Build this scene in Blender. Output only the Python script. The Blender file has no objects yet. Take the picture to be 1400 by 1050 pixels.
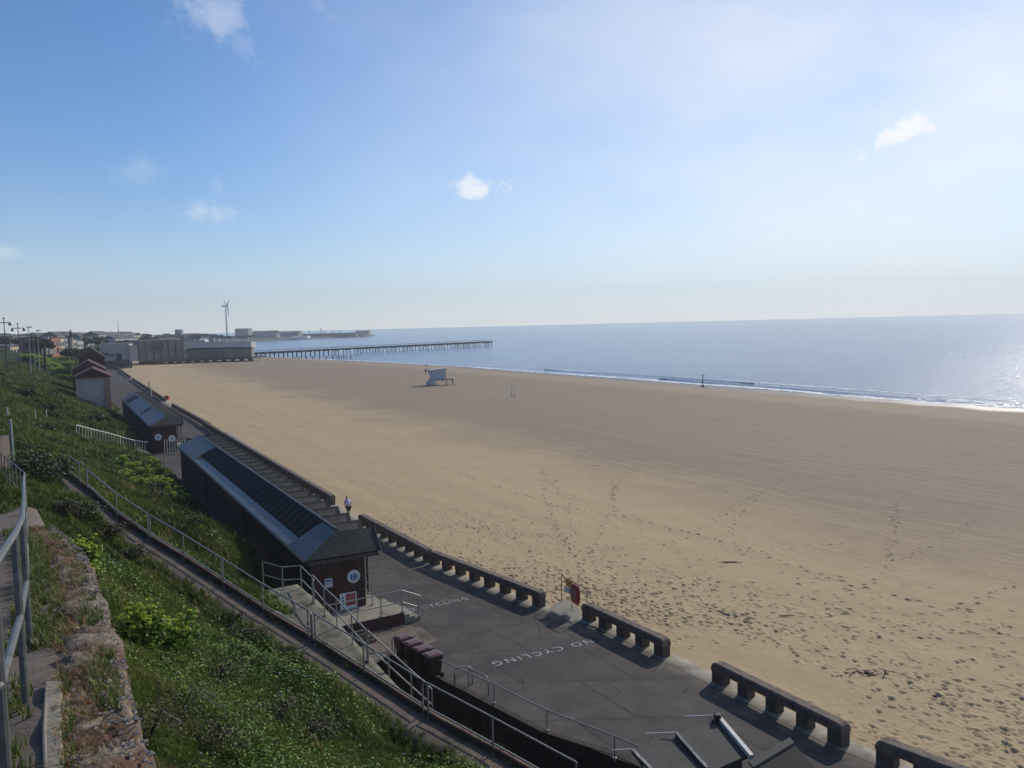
import bpy, bmesh, math, random
import numpy as np
from mathutils import Vector, Matrix, noise
random.seed(7); np.random.seed(7)
R = math.radians
S = bpy.context.scene
C = S.collection
# ------------------------------------------------------------------ camera
HC = 15.0                      # eye height above the promenade
FPX = 1130.0; PITCH = R(4.056); ROLL = R(1.4035)
cam = bpy.data.cameras.new('camera'); co = bpy.data.objects.new('camera', cam); C.objects.link(co)
cam.sensor_width = 36.0; cam.lens = 36.0*FPX/1400.0
cam.clip_start = 0.1; cam.clip_end = 60000
co.matrix_world = Matrix.Translation((0, 0, HC)) @ Matrix.Rotation(R(90)-PITCH, 4, 'X') @ Matrix.Rotation(-ROLL, 4, 'Z')
S.camera = co
S.render.resolution_x = 1024; S.render.resolution_y = 768
# ------------------------------------------------------------------ light
SUN_AZ = R(37); SUN_EL = R(30)   # azimuth clockwise from +Y
sdir = Vector((math.cos(SUN_EL)*math.sin(SUN_AZ), math.cos(SUN_EL)*math.cos(SUN_AZ), math.sin(SUN_EL)))
sl = bpy.data.lights.new('sun', 'SUN'); sl.energy = 3.4; sl.angle = R(0.6); sl.color = (1, .93, .82)
so = bpy.data.objects.new('sun', sl); C.objects.link(so); so.rotation_euler = sdir.to_track_quat('Z', 'Y').to_euler()
S.view_settings.view_transform = 'Standard'; S.view_settings.look = 'None'; S.view_settings.gamma = 1
S.view_settings.exposure = 0.0
S.cycles.volume_bounces = 0
W = bpy.data.worlds.new('World'); S.world = W; W.use_nodes = True
nt = W.node_tree; N = nt.nodes; L = nt.links
bg = N['Background']; bg.inputs[1].default_value = 0.11
sky = N.new('ShaderNodeTexSky'); sky.sky_type = 'NISHITA'; sky.sun_disc = False
sky.sun_elevation = SUN_EL; sky.sun_rotation = SUN_AZ
sky.air_density = 1.0; sky.dust_density = .08; sky.ozone_density = 4.0; sky.altitude = 0
def ray(px, py):
    u = px-700; v = 525-py
    c, s = math.cos(ROLL), math.sin(ROLL)
    u2 = u*c+v*s; v2 = -u*s+v*c
    cp, sp = math.cos(PITCH), math.sin(PITCH)
    return Vector((u2, FPX*cp+v2*sp, v2*cp-FPX*sp))
def at(px, py, z=0.0):            # where a sight line meets the level z
    r = ray(px, py); t = (z-HC)/r.z
    return Vector((r.x*t, r.y*t, z))
def far(px, py, y):               # where a sight line reaches the distance y
    r = ray(px, py); return Vector((0, 0, HC)) + r*(y/r.y)
# clouds: thin cirrus and a few small cumulus, as directions in the sky
tc = N.new('ShaderNodeTexCoord')
def vmath(op, a, b=None):
    n = N.new('ShaderNodeVectorMath'); n.operation = op
    for i, x in enumerate((a, b)):
        if x is None: continue
        if isinstance(x, (tuple, list, Vector)): n.inputs[i].default_value = tuple(x)
        else: L.new(x, n.inputs[i])
    return n
def wm(op, a, b=None, c=None, clamp=False):
    n = N.new('ShaderNodeMath'); n.operation = op; n.use_clamp = clamp
    for i, x in enumerate((a, b, c)):
        if x is None: continue
        if isinstance(x, (int, float)): n.inputs[i].default_value = x
        else: L.new(x, n.inputs[i])
    return n.outputs[0]
def wnoise(scale, detail, rough=.55, dist=0):
    n = N.new('ShaderNodeTexNoise'); n.inputs['Scale'].default_value = scale; n.inputs['Detail'].default_value = detail
    n.inputs['Roughness'].default_value = rough; n.inputs['Distortion'].default_value = dist
    L.new(tc.outputs['Generated'], n.inputs['Vector']); return n
wn = wnoise(14, 7, .62, .3); wn2 = wnoise(38, 9, .72, .6)
total = None
# (pixel centre, half width, half height in px, tilt deg, strength)
CL = [((648, 258), 56, 27, 4, .85), ((300, 290), 66, 20, 0, .36), ((297, 250), 22, 20, 0, .2), ((292, 25), 52, 40, -30, .3),
      ((330, 60), 40, 26, -30, .16), ((425, 8), 50, 22, -10, .18), ((1215, 190), 84, 26, 27, .95), ((1168, 172), 26, 14, 25, .6),
      ((1290, 165), 70, 20, 0, .55), ((1350, 102), 24, 8, 20, .5), ((1290, 115), 90, 30, 10, .4), ((1180, 60), 220, 60, 20, .22), ((900, 60), 200, 50, 25, .14), ((1100, 260), 240, 40, 18, .22), ((1370, 165), 120, 44, 8, .6),
      ((1045, 225), 46, 14, 15, .4), ((905, 165), 44, 30, 20, .3), ((675, 377), 60, 5, 2, .45), ((540, 388), 30, 4, 2, .2), ((765, 384), 40, 5, 2, .3),
      ((723, 305), 22, 10, 10, .22), ((175, 235), 40, 20, 15, .12), ((2, 345), 26, 9, 0, .25), ((1030, 330), 260, 50, 12, .12), ((1250, 320), 300, 70, 12, .25)]
for (pc, a, b, tilt, st) in CL:
    d = ray(*pc).normalized(); rt = Vector((0, 0, 1)).cross(d).normalized()*-1; up = rt.cross(d)
    t = R(tilt); ax = rt*math.cos(t)+up*math.sin(t); ay = up*math.cos(t)-rt*math.sin(t)
    k = FPX/ d.y if False else FPX*1.0
    dx = vmath('DOT_PRODUCT', tc.outputs['Generated'], ax*(FPX/a)).outputs['Value']
    dy = vmath('DOT_PRODUCT', tc.outputs['Generated'], ay*(FPX/b)).outputs['Value']
    fr = vmath('DOT_PRODUCT', tc.outputs['Generated'], d).outputs['Value']
    rr = wm('ADD', wm('MULTIPLY', dx, dx), wm('MULTIPLY', dy, dy))
    m = wm('SUBTRACT', 1.0, wm('SQRT', rr))
    m = wm('ADD', m, wm('MULTIPLY', wm('SUBTRACT', wn.outputs[0], .5), 3.2))
    m = wm('ADD', m, wm('MULTIPLY', wm('SUBTRACT', wn2.outputs[0], .5), 2.0))
    ss = N.new('ShaderNodeMapRange'); ss.interpolation_type = 'SMOOTHSTEP'; L.new(m, ss.inputs[0])
    ss.inputs[1].default_value = -.1; ss.inputs[2].default_value = 1.15; ss.inputs[4].default_value = st
    o = wm('MULTIPLY', ss.outputs[0], wm('GREATER_THAN', fr, 0.2))
    total = o if total is None else wm('MAXIMUM', total, o)
# broad veil of thin high cloud
mp = N.new('ShaderNodeMapping'); mp.inputs['Scale'].default_value = (2.2, 2.2, 5.0); mp.inputs['Rotation'].default_value = (0, R(25), 0)
L.new(tc.outputs['Generated'], mp.inputs[0])
vn = N.new('ShaderNodeTexNoise'); vn.inputs['Scale'].default_value = 1.6; vn.inputs['Detail'].default_value = 5; L.new(mp.outputs[0], vn.inputs['Vector'])
sd = vmath('DOT_PRODUCT', tc.outputs['Generated'], Vector((math.sin(R(55)), math.cos(R(55)), .16)).normalized()).outputs['Value']
mr = N.new('ShaderNodeMapRange'); mr.interpolation_type = 'SMOOTHSTEP'; L.new(sd, mr.inputs[0]); mr.inputs[1].default_value = .2; mr.inputs[2].default_value = 1.0; mr.inputs[4].default_value = .95
veil = wm('MULTIPLY', mr.outputs[0], wm('ADD', vn.outputs[0], .15), clamp=True)
total = wm('MAXIMUM', total, veil, clamp=True)
# milky air low over the horizon
sx = N.new('ShaderNodeSeparateXYZ'); L.new(tc.outputs['Generated'], sx.inputs[0])
hz = wm('POWER', wm('SUBTRACT', 1.0, wm('ABSOLUTE', sx.outputs[2]), clamp=True), 14.0)
mixh = N.new('ShaderNodeMixRGB'); tintn = N.new('ShaderNodeMixRGB'); tintn.blend_type = 'MULTIPLY'; tintn.inputs[0].default_value = 1; L.new(sky.outputs[0], tintn.inputs[1]); tintn.inputs[2].default_value = (.68, .89, 1.10, 1)
L.new(wm('MULTIPLY', hz, .7), mixh.inputs[0]); L.new(tintn.outputs[0], mixh.inputs[1]); mixh.inputs[2].default_value = (8.9, 8.75, 8.5, 1)
mixc = N.new('ShaderNodeMixRGB'); L.new(total, mixc.inputs[0]); L.new(mixh.outputs[0], mixc.inputs[1]); mixc.inputs[2].default_value = (9.3, 9.45, 9.4, 1)
L.new(mixc.outputs[0], bg.inputs[0])

# ------------------------------------------------------------------ helpers
def pmat(name, c1, c2=None, scale=3., rough=.8, bump=0., bscale=None, metal=0., detail=6, c3=None, s3=.5, spec=.5, t3=.55):
    m = bpy.data.materials.new(name); m.use_nodes = True; t = m.node_tree; n = t.nodes; l = t.links
    b = n['Principled BSDF']; b.inputs['Roughness'].default_value = rough; b.inputs['Metallic'].default_value = metal
    b.inputs['Specular IOR Level'].default_value = spec
    g = n.new('ShaderNodeNewGeometry')
    c2 = c2 or tuple(x*.75 for x in c1)
    no = n.new('ShaderNodeTexNoise'); no.inputs['Scale'].default_value = scale; no.inputs['Detail'].default_value = detail
    no.inputs['Roughness'].default_value = .65; l.new(g.outputs['Position'], no.inputs['Vector'])
    rp = n.new('ShaderNodeValToRGB'); rp.color_ramp.elements[0].position = .35; rp.color_ramp.elements[1].position = .65
    rp.color_ramp.elements[0].color = (*c2, 1); rp.color_ramp.elements[1].color = (*c1, 1); l.new(no.outputs[0], rp.inputs[0])
    out = rp.outputs[0]
    if c3:
        n3 = n.new('ShaderNodeTexNoise'); n3.inputs['Scale'].default_value = s3; n3.inputs['Detail'].default_value = 4; l.new(g.outputs['Position'], n3.inputs['Vector'])
        r3 = n.new('ShaderNodeValToRGB'); r3.color_ramp.elements[0].position = t3; r3.color_ramp.elements[1].position = t3+.15; l.new(n3.outputs[0], r3.inputs[0])
        mx = n.new('ShaderNodeMixRGB'); l.new(r3.outputs[0], mx.inputs[0]); l.new(out, mx.inputs[1]); mx.inputs[2].default_value = (*c3, 1); out = mx.outputs[0]
    l.new(out, b.inputs['Base Color'])
    if bump:
        nb = n.new('ShaderNodeTexNoise'); nb.inputs['Scale'].default_value = bscale or scale*4; nb.inputs['Detail'].default_value = 5; l.new(g.outputs['Position'], nb.inputs['Vector'])
        bp = n.new('ShaderNodeBump'); bp.inputs['Strength'].default_value = 1; bp.inputs['Distance'].default_value = bump; l.new(nb.outputs[0], bp.inputs['Height']); l.new(bp.outputs[0], b.inputs['Normal'])
    return m
class MB:
    def __init__(s): s.v = []; s.f = []; s.sm = False
    def add(s, vs, fs):
        k = len(s.v); s.v += [tuple(v) for v in vs]; s.f += [tuple(i+k for i in f) for f in fs]; return s
    def hexa(s, p):             # 8 points: bottom 4 then top 4
        return s.add(p, [(3, 2, 1, 0), (4, 5, 6, 7), (0, 1, 5, 4), (1, 2, 6, 5), (2, 3, 7, 6), (3, 0, 4, 7)])
    def box(s, x0, x1, y0, y1, z0, z1):
        return s.hexa([(x0, y0, z0), (x1, y0, z0), (x1, y1, z0), (x0, y1, z0), (x0, y0, z1), (x1, y0, z1), (x1, y1, z1), (x0, y1, z1)])
    def prism(s, poly, z0, z1):
        n = len(poly); 
        vs = [(p[0], p[1], z0) for p in poly]+[(p[0], p[1], z1) for p in poly]
        return s.add(vs, [tuple(range(n-1, -1, -1)), tuple(range(n, 2*n))]+[(i, (i+1) % n, n+(i+1) % n, n+i) for i in range(n)])
    def extr(s, prof, a, b, side, up=(0, 0, 1)):   # profile [(s,z)] swept from a to b ; side vector
        a = Vector(a); b = Vector(b); sd_ = Vector(side); up = Vector(up); n = len(prof)
        vs = [a+sd_*p[0]+up*p[1] for p in prof]+[b+sd_*p[0]+up*p[1] for p in prof]
        return s.add(vs, [tuple(range(n-1, -1, -1)), tuple(range(n, 2*n))]+[(i, (i+1) % n, n+(i+1) % n, n+i) for i in range(n)])
    def tube(s, pts, r, n=8, caps=True, r2=None):
        pts = [Vector(p) for p in pts]; m = len(pts); rings = []
        for i, p in enumerate(pts):
            d = (pts[min(i+1, m-1)]-pts[max(i-1, 0)])
            d = d.normalized() if d.length > 1e-9 else Vector((0, 0, 1))
            a = d.cross(Vector((0, 0, 1)) if abs(d.z) < .95 else Vector((1, 0, 0))).normalized(); b = d.cross(a)
            rr = r if r2 is None else r+(r2-r)*i/(m-1)
            rings.append([p+(a*math.cos(2*math.pi*k/n)+b*math.sin(2*math.pi*k/n))*rr for k in range(n)])
        vs = [v for q in rings for v in q]; fs = []
        for i in range(m-1):
            for k in range(n): fs.append((i*n+k, i*n+(k+1) % n, (i+1)*n+(k+1) % n, (i+1)*n+k))
        if caps: fs.append(tuple(range(n-1, -1, -1))); fs.append(tuple((m-1)*n+k for k in range(n)))
        return s.add(vs, fs)
    def build(s, name, m, parent=None, smooth=False, bevel=0):
        me = bpy.data.meshes.new(name); me.from_pydata(s.v, [], s.f); me.update()
        if smooth: me.polygons.foreach_set('use_smooth', [True]*len(me.polygons))
        o = bpy.data.objects.new(name, me); C.objects.link(o)
        if m: me.materials.append(m)
        bm = bmesh.new(); bm.from_mesh(me); bmesh.ops.recalc_face_normals(bm, faces=bm.faces); bm.to_mesh(me); bm.free()
        if bevel:
            b = o.modifiers.new('bevel', 'BEVEL'); b.width = bevel; b.segments = 2; b.limit_method = 'ANGLE'
        if parent: o.parent = parent; o.matrix_parent_inverse = parent.matrix_world.inverted()
        return o
def tag(o, label=None, cat=None, group=None, kind=None):
    if label: o['label'] = label
    if cat: o['category'] = cat
    if group: o['group'] = group
    if kind: o['kind'] = kind
    return o
def empty(name, loc, label, cat, group=None):
    o = bpy.data.objects.new(name, None); C.objects.link(o); o.location = loc; o.empty_display_size = .2
    o.matrix_world = Matrix.Translation(Vector(loc)); return tag(o, label, cat, group)
def copy_tree(o, loc=None, rz=None, label=None, parent=None, scale=None):
    c = o.copy(); C.objects.link(c)
    if parent: c.parent = parent
    if loc is not None: c.location = loc
    if rz is not None: c.rotation_euler = (0, 0, rz)
    if scale: c.scale = scale if not isinstance(scale, (int, float)) else (scale,)*3
    if label: c['label'] = label
    for ch in list(o.children): copy_tree(ch, parent=c)
    return c
def np_mesh(name, V, F, mat_, uv=None, smooth=False, col=None):
    me = bpy.data.meshes.new(name); V = np.asarray(V, np.float32); F = np.asarray(F, np.int32); k = F.shape[1]
    me.vertices.add(len(V)); me.vertices.foreach_set('co', V.ravel())
    me.loops.add(F.size); me.loops.foreach_set('vertex_index', F.ravel())
    me.polygons.add(len(F)); me.polygons.foreach_set('loop_start', np.arange(0, F.size, k, dtype=np.int32))
    try: me.polygons.foreach_set('loop_total', np.full(len(F), k, np.int32))
    except Exception: pass
    if smooth: me.polygons.foreach_set('use_smooth', np.ones(len(F), bool))
    me.update(calc_edges=True)
    if uv is not None:
        ul = me.uv_layers.new(name='UVMap'); ul.data.foreach_set('uv', np.asarray(uv, np.float32)[F.ravel()].ravel())
    if col is not None:
        a = me.attributes.new('tint', 'FLOAT', 'POINT'); a.data.foreach_set('value', np.asarray(col, np.float32))
    me.materials.append(mat_)
    o = bpy.data.objects.new(name, me); C.objects.link(o); return o
def gridF(nr, nc):
    i = np.arange(nr-1)[:, None]*nc + np.arange(nc-1)[None, :]; i = i.ravel()
    return np.stack([i, i+1, i+nc+1, i+nc], 1)

# ------------------------------------------------------------------ materials
M = {}
M['galv'] = pmat('galvanised_steel', (.36, .37, .36), (.24, .25, .25), 9, .5, metal=.55)
M['galv_dull'] = pmat('weathered_galvanised_steel', (.19, .195, .19), (.11, .115, .11), 14, .5, metal=.6)
M['galv_far'] = pmat('pale_painted_steel', (.62, .62, .6), (.48, .48, .46), 6, .5)
M['conc'] = pmat('concrete', (.30, .27, .21), (.20, .18, .14), 2.2, .9, .01, 18, c3=(.15, .13, .10), s3=.9)
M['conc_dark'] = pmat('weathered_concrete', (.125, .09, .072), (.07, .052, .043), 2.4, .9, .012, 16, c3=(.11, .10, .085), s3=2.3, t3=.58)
M['conc_cap'] = pmat('worn_coping_concrete', (.20, .145, .115), (.11, .082, .066), 5.5, .88, .015, 20, c3=(.075, .062, .052), s3=2.6, t3=.5)
M['brick'] = pmat('dark_brick', (.085, .036, .028), (.042, .021, .017), 3, .85, .01, 22)
M['brick_kerb'] = pmat('kerb_brick', (.12, .062, .043), (.06, .036, .027), 5, .9, .02, 20, c3=(.05, .07, .025), s3=1.8)
M['slate'] = pmat('slate', (.045, .048, .056), (.028, .030, .036), 3.5, .46, .006, 9, c3=(.075, .078, .085), s3=.9)
M['slate_dull'] = pmat('old_slate', (.034, .034, .035), (.018, .018, .019), 2.6, .75, .015, 7, c3=(.05, .046, .036), s3=.7)
M['felt'] = pmat('bitumen_felt', (.017, .017, .019), (.011, .011, .012), 2., .9, .008, 8)
M['lead'] = pmat('lead_flashing', (.095, .108, .128), (.05, .058, .07), 2.2, .45, .015, 9, metal=.25)
M['white'] = pmat('white_paint', (.74, .74, .71), (.62, .62, .6), 3, .6)
M['white_wash'] = pmat('old_whitewash', (.50, .44, .38), (.38, .34, .30), 1.2, .85)
M['roadpaint'] = pmat('road_paint', (.55, .55, .53), (.13, .12, .12), 16, .8, detail=8)
M['ramp'] = pmat('mossy_ramp_concrete', (.19, .17, .13), (.12, .105, .08), 2.6, .92, .012, 16, c3=(.07, .075, .035), s3=1.5, t3=.5)
M['red'] = pmat('red_paint', (.38, .03, .03), (.28, .022, .022), 4, .5)
M['maroon'] = pmat('maroon_plastic', (.36, .03, .035), (.26, .022, .028), 4, .4)
M['yellow'] = pmat('amber_paint', (.62, .27, .03), (.5, .2, .02), 4, .5)
M['blue'] = pmat('blue_paint', (.03, .10, .35), (.025, .08, .28), 4, .5)
M['bin_lid'] = pmat('sunlit_brown_plastic', (.20, .10, .085), (.12, .055, .047), 9, .33)  # lids coloured lighter than the bodies: sunlight on top put into the colour
M['bin'] = pmat('brown_bin_plastic', (.05, .024, .02), (.034, .017, .015), 3, .38)
M['dark'] = pmat('black_rubber', (.015, .015, .016), (.01, .01, .01), 3, .6)
M['glass'] = pmat('window_glass', (.03, .04, .05), (.02, .03, .04), 3, .12)
M['tile'] = pmat('red_roof_tile', (.085, .030, .024), (.05, .022, .02), 3, .85, .02, 6)
M['timber'] = pmat('pier_timber', (.06, .052, .047), (.035, .03, .028), 1.4, .9)
M['skin'] = pmat('skin', (.42, .22, .15), (.36, .19, .13), 8, .6)
M['shirt'] = pmat('lilac_shirt', (.62, .58, .74), (.52, .48, .64), 7, .85)
M['navy'] = pmat('navy_cloth', (.02, .022, .04), (.014, .015, .026), 7, .9)
M['hair'] = pmat('grey_hair', (.30, .29, .30), (.22, .21, .22), 20, .8)
M['soil'] = pmat('soil', (.075, .052, .035), (.04, .03, .02), 4, .95, .03, 12)
M['leaf_far'] = pmat('far_foliage', (.035, .052, .022), (.018, .03, .013), .25, .9)
M['rubble'] = pmat('rubble_masonry', (.24, .20, .15), (.09, .07, .048), 9, .95, .03, 22, c3=(.10, .05, .028), s3=1.9, t3=.47)
def leafmat(name, c1, c2, c3=None, rough=.6, tr=.25):
    m = bpy.data.materials.new(name); m.use_nodes = True; t = m.node_tree; n = t.nodes; l = t.links; b = n['Principled BSDF']
    b.inputs['Roughness'].default_value = rough; b.inputs['Specular IOR Level'].default_value = .35
    a = n.new('ShaderNodeAttribute'); a.attribute_name = 'tint'
    rp = n.new('ShaderNodeValToRGB'); e = rp.color_ramp.elements; e[0].color = (*c2, 1); e[1].color = (*c1, 1); e[1].position = .85
    if c3: k = e.new(.97); k.color = (*c3, 1)
    l.new(a.outputs['Fac'], rp.inputs[0]); l.new(rp.outputs[0], b.inputs['Base Color'])
    ts = n.new('ShaderNodeBsdfTranslucent'); l.new(rp.outputs[0], ts.inputs[0]); mx = n.new('ShaderNodeMixShader'); mx.inputs[0].default_value = tr
    l.new(b.outputs[0], mx.inputs[1]); l.new(ts.outputs[0], mx.inputs[2]); l.new(mx.outputs[0], n['Material Output'].inputs[0])
    return m
M['grass'] = leafmat('grass_blades', (.16, .21, .036), (.030, .058, .010), (.26, .19, .08))
M['drygrass'] = leafmat('dry_grass', (.42, .27, .12), (.17, .085, .035), (.5, .38, .2), tr=.2)
M['leaf'] = leafmat('green_leaves', (.19, .29, .035), (.05, .12, .015))
M['umbel'] = leafmat('yellow_green_umbels', (.52, .58, .08), (.24, .34, .04))
M['petal'] = leafmat('white_petals', (.7, .72, .68), (.5, .55, .5))
# ------------------------------------------------------------------ ground lines
ZSEA = -3.0
def pl(pts): return np.array([(p.x, p.y) for p in pts])
def fx(line, y): return np.interp(y, line[:, 1], line[:, 0])
# sea wall, landward foot, near -> far
WALLZ = .87
wallpts = [at(*q, 0) for q in [(1360, 1108), (1150, 1025), (904, 900), (795, 847), (733, 832), (585, 775), (490, 718)]]
wallpts += [at(*q, WALLZ)+Vector((-.35, -.2, 0)) for q in [(310, 583), (285, 578), (237, 551), (225, 543), (180, 515), (155, 497)]]
wall = pl(sorted(wallpts, key=lambda p: p.y)); wall = np.vstack([[wall[0]+(wall[0]-wall[1])/np.linalg.norm(wall[0]-wall[1])*30], wall])
d_ = wall[-1]-wall[-2]; wall = np.vstack([wall, [wall[-1]+d_/np.linalg.norm(d_)*260]])
water = pl(sorted([at(*q, ZSEA) for q in [(1400, 560), (1250, 549), (1100, 537), (960, 526), (860, 518), (720, 508), (640, 502), (500, 494), (430, 491), (380, 488.5)]], key=lambda p: p.y))
water = np.vstack([[water[0]+(water[0]-water[2])*2.2], water, [(-200, 640)], [(-215, 900)]])
def sandz(u, wdt):
    t = np.clip(u/wdt, 0, 1.3)
    z = -.10 - .9*np.clip(t/.72, 0, 1)**1.3
    return np.where(t > .72, -1.0-(t-.72)/.28*2.0, z)
# rows / columns
ys = [8.]
while ys[-1] < 640: y = ys[-1]; ys.append(y + (.085 if 19 < y < 52 else .12 if y < 70 and y > 19 else .16+ (abs(y-45)-20)*.012))
ys = np.array(ys); us = [0.]
while us[-1] < 1.0: us.append(us[-1]+.1)
us = list(np.arange(0, 30, .085)); 
while us[-1] < 46: us.append(us[-1]+.13)
nfine = len(us)
wd = fx(water, ys)-fx(wall, ys)-.9                       # width of the beach on each row
wd = np.maximum(wd, 55)
tl = np.linspace(0, 1, 90)[1:]**1.15
U = np.zeros((len(ys), nfine+89))
U[:, :nfine] = np.array(us)[None, :]
U[:, nfine:] = 46+tl[None, :]*(wd[:, None]*1.14-46)
X = fx(wall, ys)[:, None]+.62+U; Y = np.repeat(ys[:, None], U.shape[1], 1)
Z = sandz(U, wd[:, None])
# large soft undulation
Z += .02*np.array([noise.noise(Vector((a*.35, b*.35, 0))) for a, b in zip(X.ravel()[::1], Y.ravel()[::1])]).reshape(X.shape)*2
Z += .05*np.sin(X*.13+Y*.05)*np.clip(U/20, 0, 1)+.035*np.sin(X*.41-Y*.33)*np.clip(U/8, 0, 1)
rng = np.random.RandomState(3)
Z[:, :nfine] += rng.normal(0, .0035, (len(ys), nfine))
def dent(x, y, ang, ln=.17, wi=.075, dp=.07):
    j0 = np.searchsorted(ys, y-.4); j1 = np.searchsorted(ys, y+.4)
    if j1-j0 < 2: return
    u = x-fx(wall, y)-.62
    if u < .3 or u > 45.5: return
    i0 = np.searchsorted(us, u-.5); i1 = min(np.searchsorted(us, u+.5), nfine)
    sx_ = X[j0:j1, i0:i1]-x; sy_ = Y[j0:j1, i0:i1]-y
    a = sx_*math.cos(ang)+sy_*math.sin(ang); b = -sx_*math.sin(ang)+sy_*math.cos(ang)
    q = (a/ln)**2+(b/wi)**2
    Z[j0:j1, i0:i1] += -dp*np.exp(-q**1.5)+dp*.28*np.exp(-(np.sqrt(q)-1.7)**2*4)
def trail(px, step=.72):
    pts = [at(*q, -.35) for q in px]; side = 1; acc = 0
    for a, b in zip(pts, pts[1:]):
        L_ = (b-a).length; n_ = max(1, int(L_/step)); ang = math.atan2(b.y-a.y, b.x-a.x)
        for k in range(n_):
            p = a.lerp(b, k/n_); side = -side
            dent(p.x-math.sin(ang)*side*.13+rng.normal(0, .09), p.y+math.cos(ang)*side*.13+rng.normal(0, .09), ang+rng.normal(0, .3), .16*rng.uniform(.7, 1.15), .08*rng.uniform(.8, 1.3), rng.uniform(.03, .12))
TR = [[(600, 640), (680, 668), (760, 693), (840, 707), (930, 727), (1000, 745), (1090, 778), (1180, 806), (1300, 838), (1400, 862)],
      [(742, 640), (745, 680), (762, 730), (790, 775), (800, 800)], [(754, 632), (760, 670), (775, 690), (785, 740)],
      [(885, 628), (850, 655), (836, 680), (842, 705)], [(838, 660), (835, 700), (815, 740), (790, 790)],
      [(1230, 650), (1226, 700), (1218, 760), (1208, 790), (1150, 820), (1100, 850), (1030, 880)], [(1222, 655), (1220, 735), (1215, 772)],
      [(1070, 655), (1030, 685), (1000, 715), (995, 735)], [(1040, 672), (985, 705), (945, 735), (900, 750)],
      [(1380, 690), (1330, 715), (1270, 745), (1230, 770)], [(1390, 800), (1320, 830), (1250, 850)], [(620, 700), (700, 740), (760, 790), (860, 850)],
      [(1010, 760), (1120, 747), (1180, 742)], [(960, 830), (1100, 880), (1300, 960)], [(900, 800), (1000, 850), (1150, 930), (1250, 990)]]
for t_ in TR: trail(t_)
for k in range(8500):
    y = 19+rng.beta(1.1, 1.9)*50; u = .8+abs(rng.normal(0, 1))*7.5*(.6+ (.9 if y < 40 else .35))
    if noise.noise(Vector((u*.16, y*.10, 3.1)))+rng.uniform(-.35, .55) < -.05: continue
    ang = rng.uniform(0, 3.14) if rng.rand() < .35 else R(122)+rng.normal(0, .35)
    s_ = rng.uniform(.55, 1.1); dent(fx(wall, y)+.62+u, y, ang, .14*s_, .07*s_*rng.uniform(.8, 1.5), rng.uniform(.015, .10))
V = np.stack([X, Y, Z], -1).reshape(-1, 3); UV = np.stack([U/100, Y/100], -1).reshape(-1, 2)
# sand material : dry near the wall, combed grey sand beyond, wet at the water
m = bpy.data.materials.new('beach_sand'); m.use_nodes = True; t = m.node_tree; n = t.nodes; l = t.links; b = n['Principled BSDF']
def nd(ty, **k):
    x = n.new(ty)
    for a, v in k.items():
        if a in x.inputs.keys(): x.inputs[a].default_value = v
        else: setattr(x, a, v)
    return x
def mth(op, a, b_=None, clamp=False):
    x = n.new('ShaderNodeMath'); x.operation = op; x.use_clamp = clamp
    for i, q in enumerate((a, b_)):
        if q is None: continue
        if isinstance(q, (int, float)): x.inputs[i].default_value = q
        else: l.new(q, x.inputs[i])
    return x.outputs[0]
uvn = nd('ShaderNodeUVMap'); sp = nd('ShaderNodeSeparateXYZ'); l.new(uvn.outputs[0], sp.inputs[0])
geo = nd('ShaderNodeNewGeometry'); sp2 = nd('ShaderNodeSeparateXYZ'); l.new(geo.outputs['Position'], sp2.inputs[0])
u_m = mth('MULTIPLY', sp.outputs[0], 100); v_m = mth('MULTIPLY', sp.outputs[1], 100)
nb = nd('ShaderNodeTexNoise', Scale=.06, Detail=5.0); l.new(geo.outputs['Position'], nb.inputs['Vector'])
ns = nd('ShaderNodeTexNoise', Scale=1.6, Detail=8.0, Roughness=.7); l.new(geo.outputs['Position'], ns.inputs['Vector'])
nf = nd('ShaderNodeTexNoise', Scale=22.0, Detail=4.0); l.new(geo.outputs['Position'], nf.inputs['Vector'])
# stretched streaks along the shore
cmb = nd('ShaderNodeCombineXYZ'); l.new(mth('MULTIPLY', u_m, .55), cmb.inputs[0]); l.new(mth('MULTIPLY', v_m, .02), cmb.inputs[1])
nst = nd('ShaderNodeTexNoise', Scale=1.0, Detail=6.0, Roughness=.62); l.new(cmb.outputs[0], nst.inputs['Vector'])
cmb2 = nd('ShaderNodeCombineXYZ'); l.new(mth('ADD', mth('MULTIPLY', u_m, .42), mth('MULTIPLY', nb.outputs[0], 3.)), cmb2.inputs[0]); l.new(mth('MULTIPLY', v_m, .004), cmb2.inputs[1])
nr_ = nd('ShaderNodeTexNoise', Scale=1.0, Detail=2.0); l.new(cmb2.outputs[0], nr_.inputs['Vector'])
ridge = mth('POWER', mth('SUBTRACT', 1.0, mth('MULTIPLY', mth('ABSOLUTE', mth('SUBTRACT', mth('FRACT', mth('MULTIPLY', mth('ADD', u_m, mth('MULTIPLY', nst.outputs[0], .5)), .42)), .5)), 2.0)), 14.0)
mk = nd('ShaderNodeMapRange', interpolation_type='SMOOTHSTEP'); l.new(mth('ADD', u_m, mth('MULTIPLY', mth('SUBTRACT', nb.outputs[0], .5), 26)), mk.inputs[0]); mk.inputs[1].default_value = 17; mk.inputs[2].default_value = 36
ridge = mth('MULTIPLY', ridge, mth('MULTIPLY', mk.outputs[0], mth('GREATER_THAN', nr_.outputs[0], .46)))
cr = nd('ShaderNodeMixRGB'); cr.inputs[1].default_value = (.455, .345, .200, 1); cr.inputs[2].default_value = (.295, .225, .155, 1)
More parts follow.
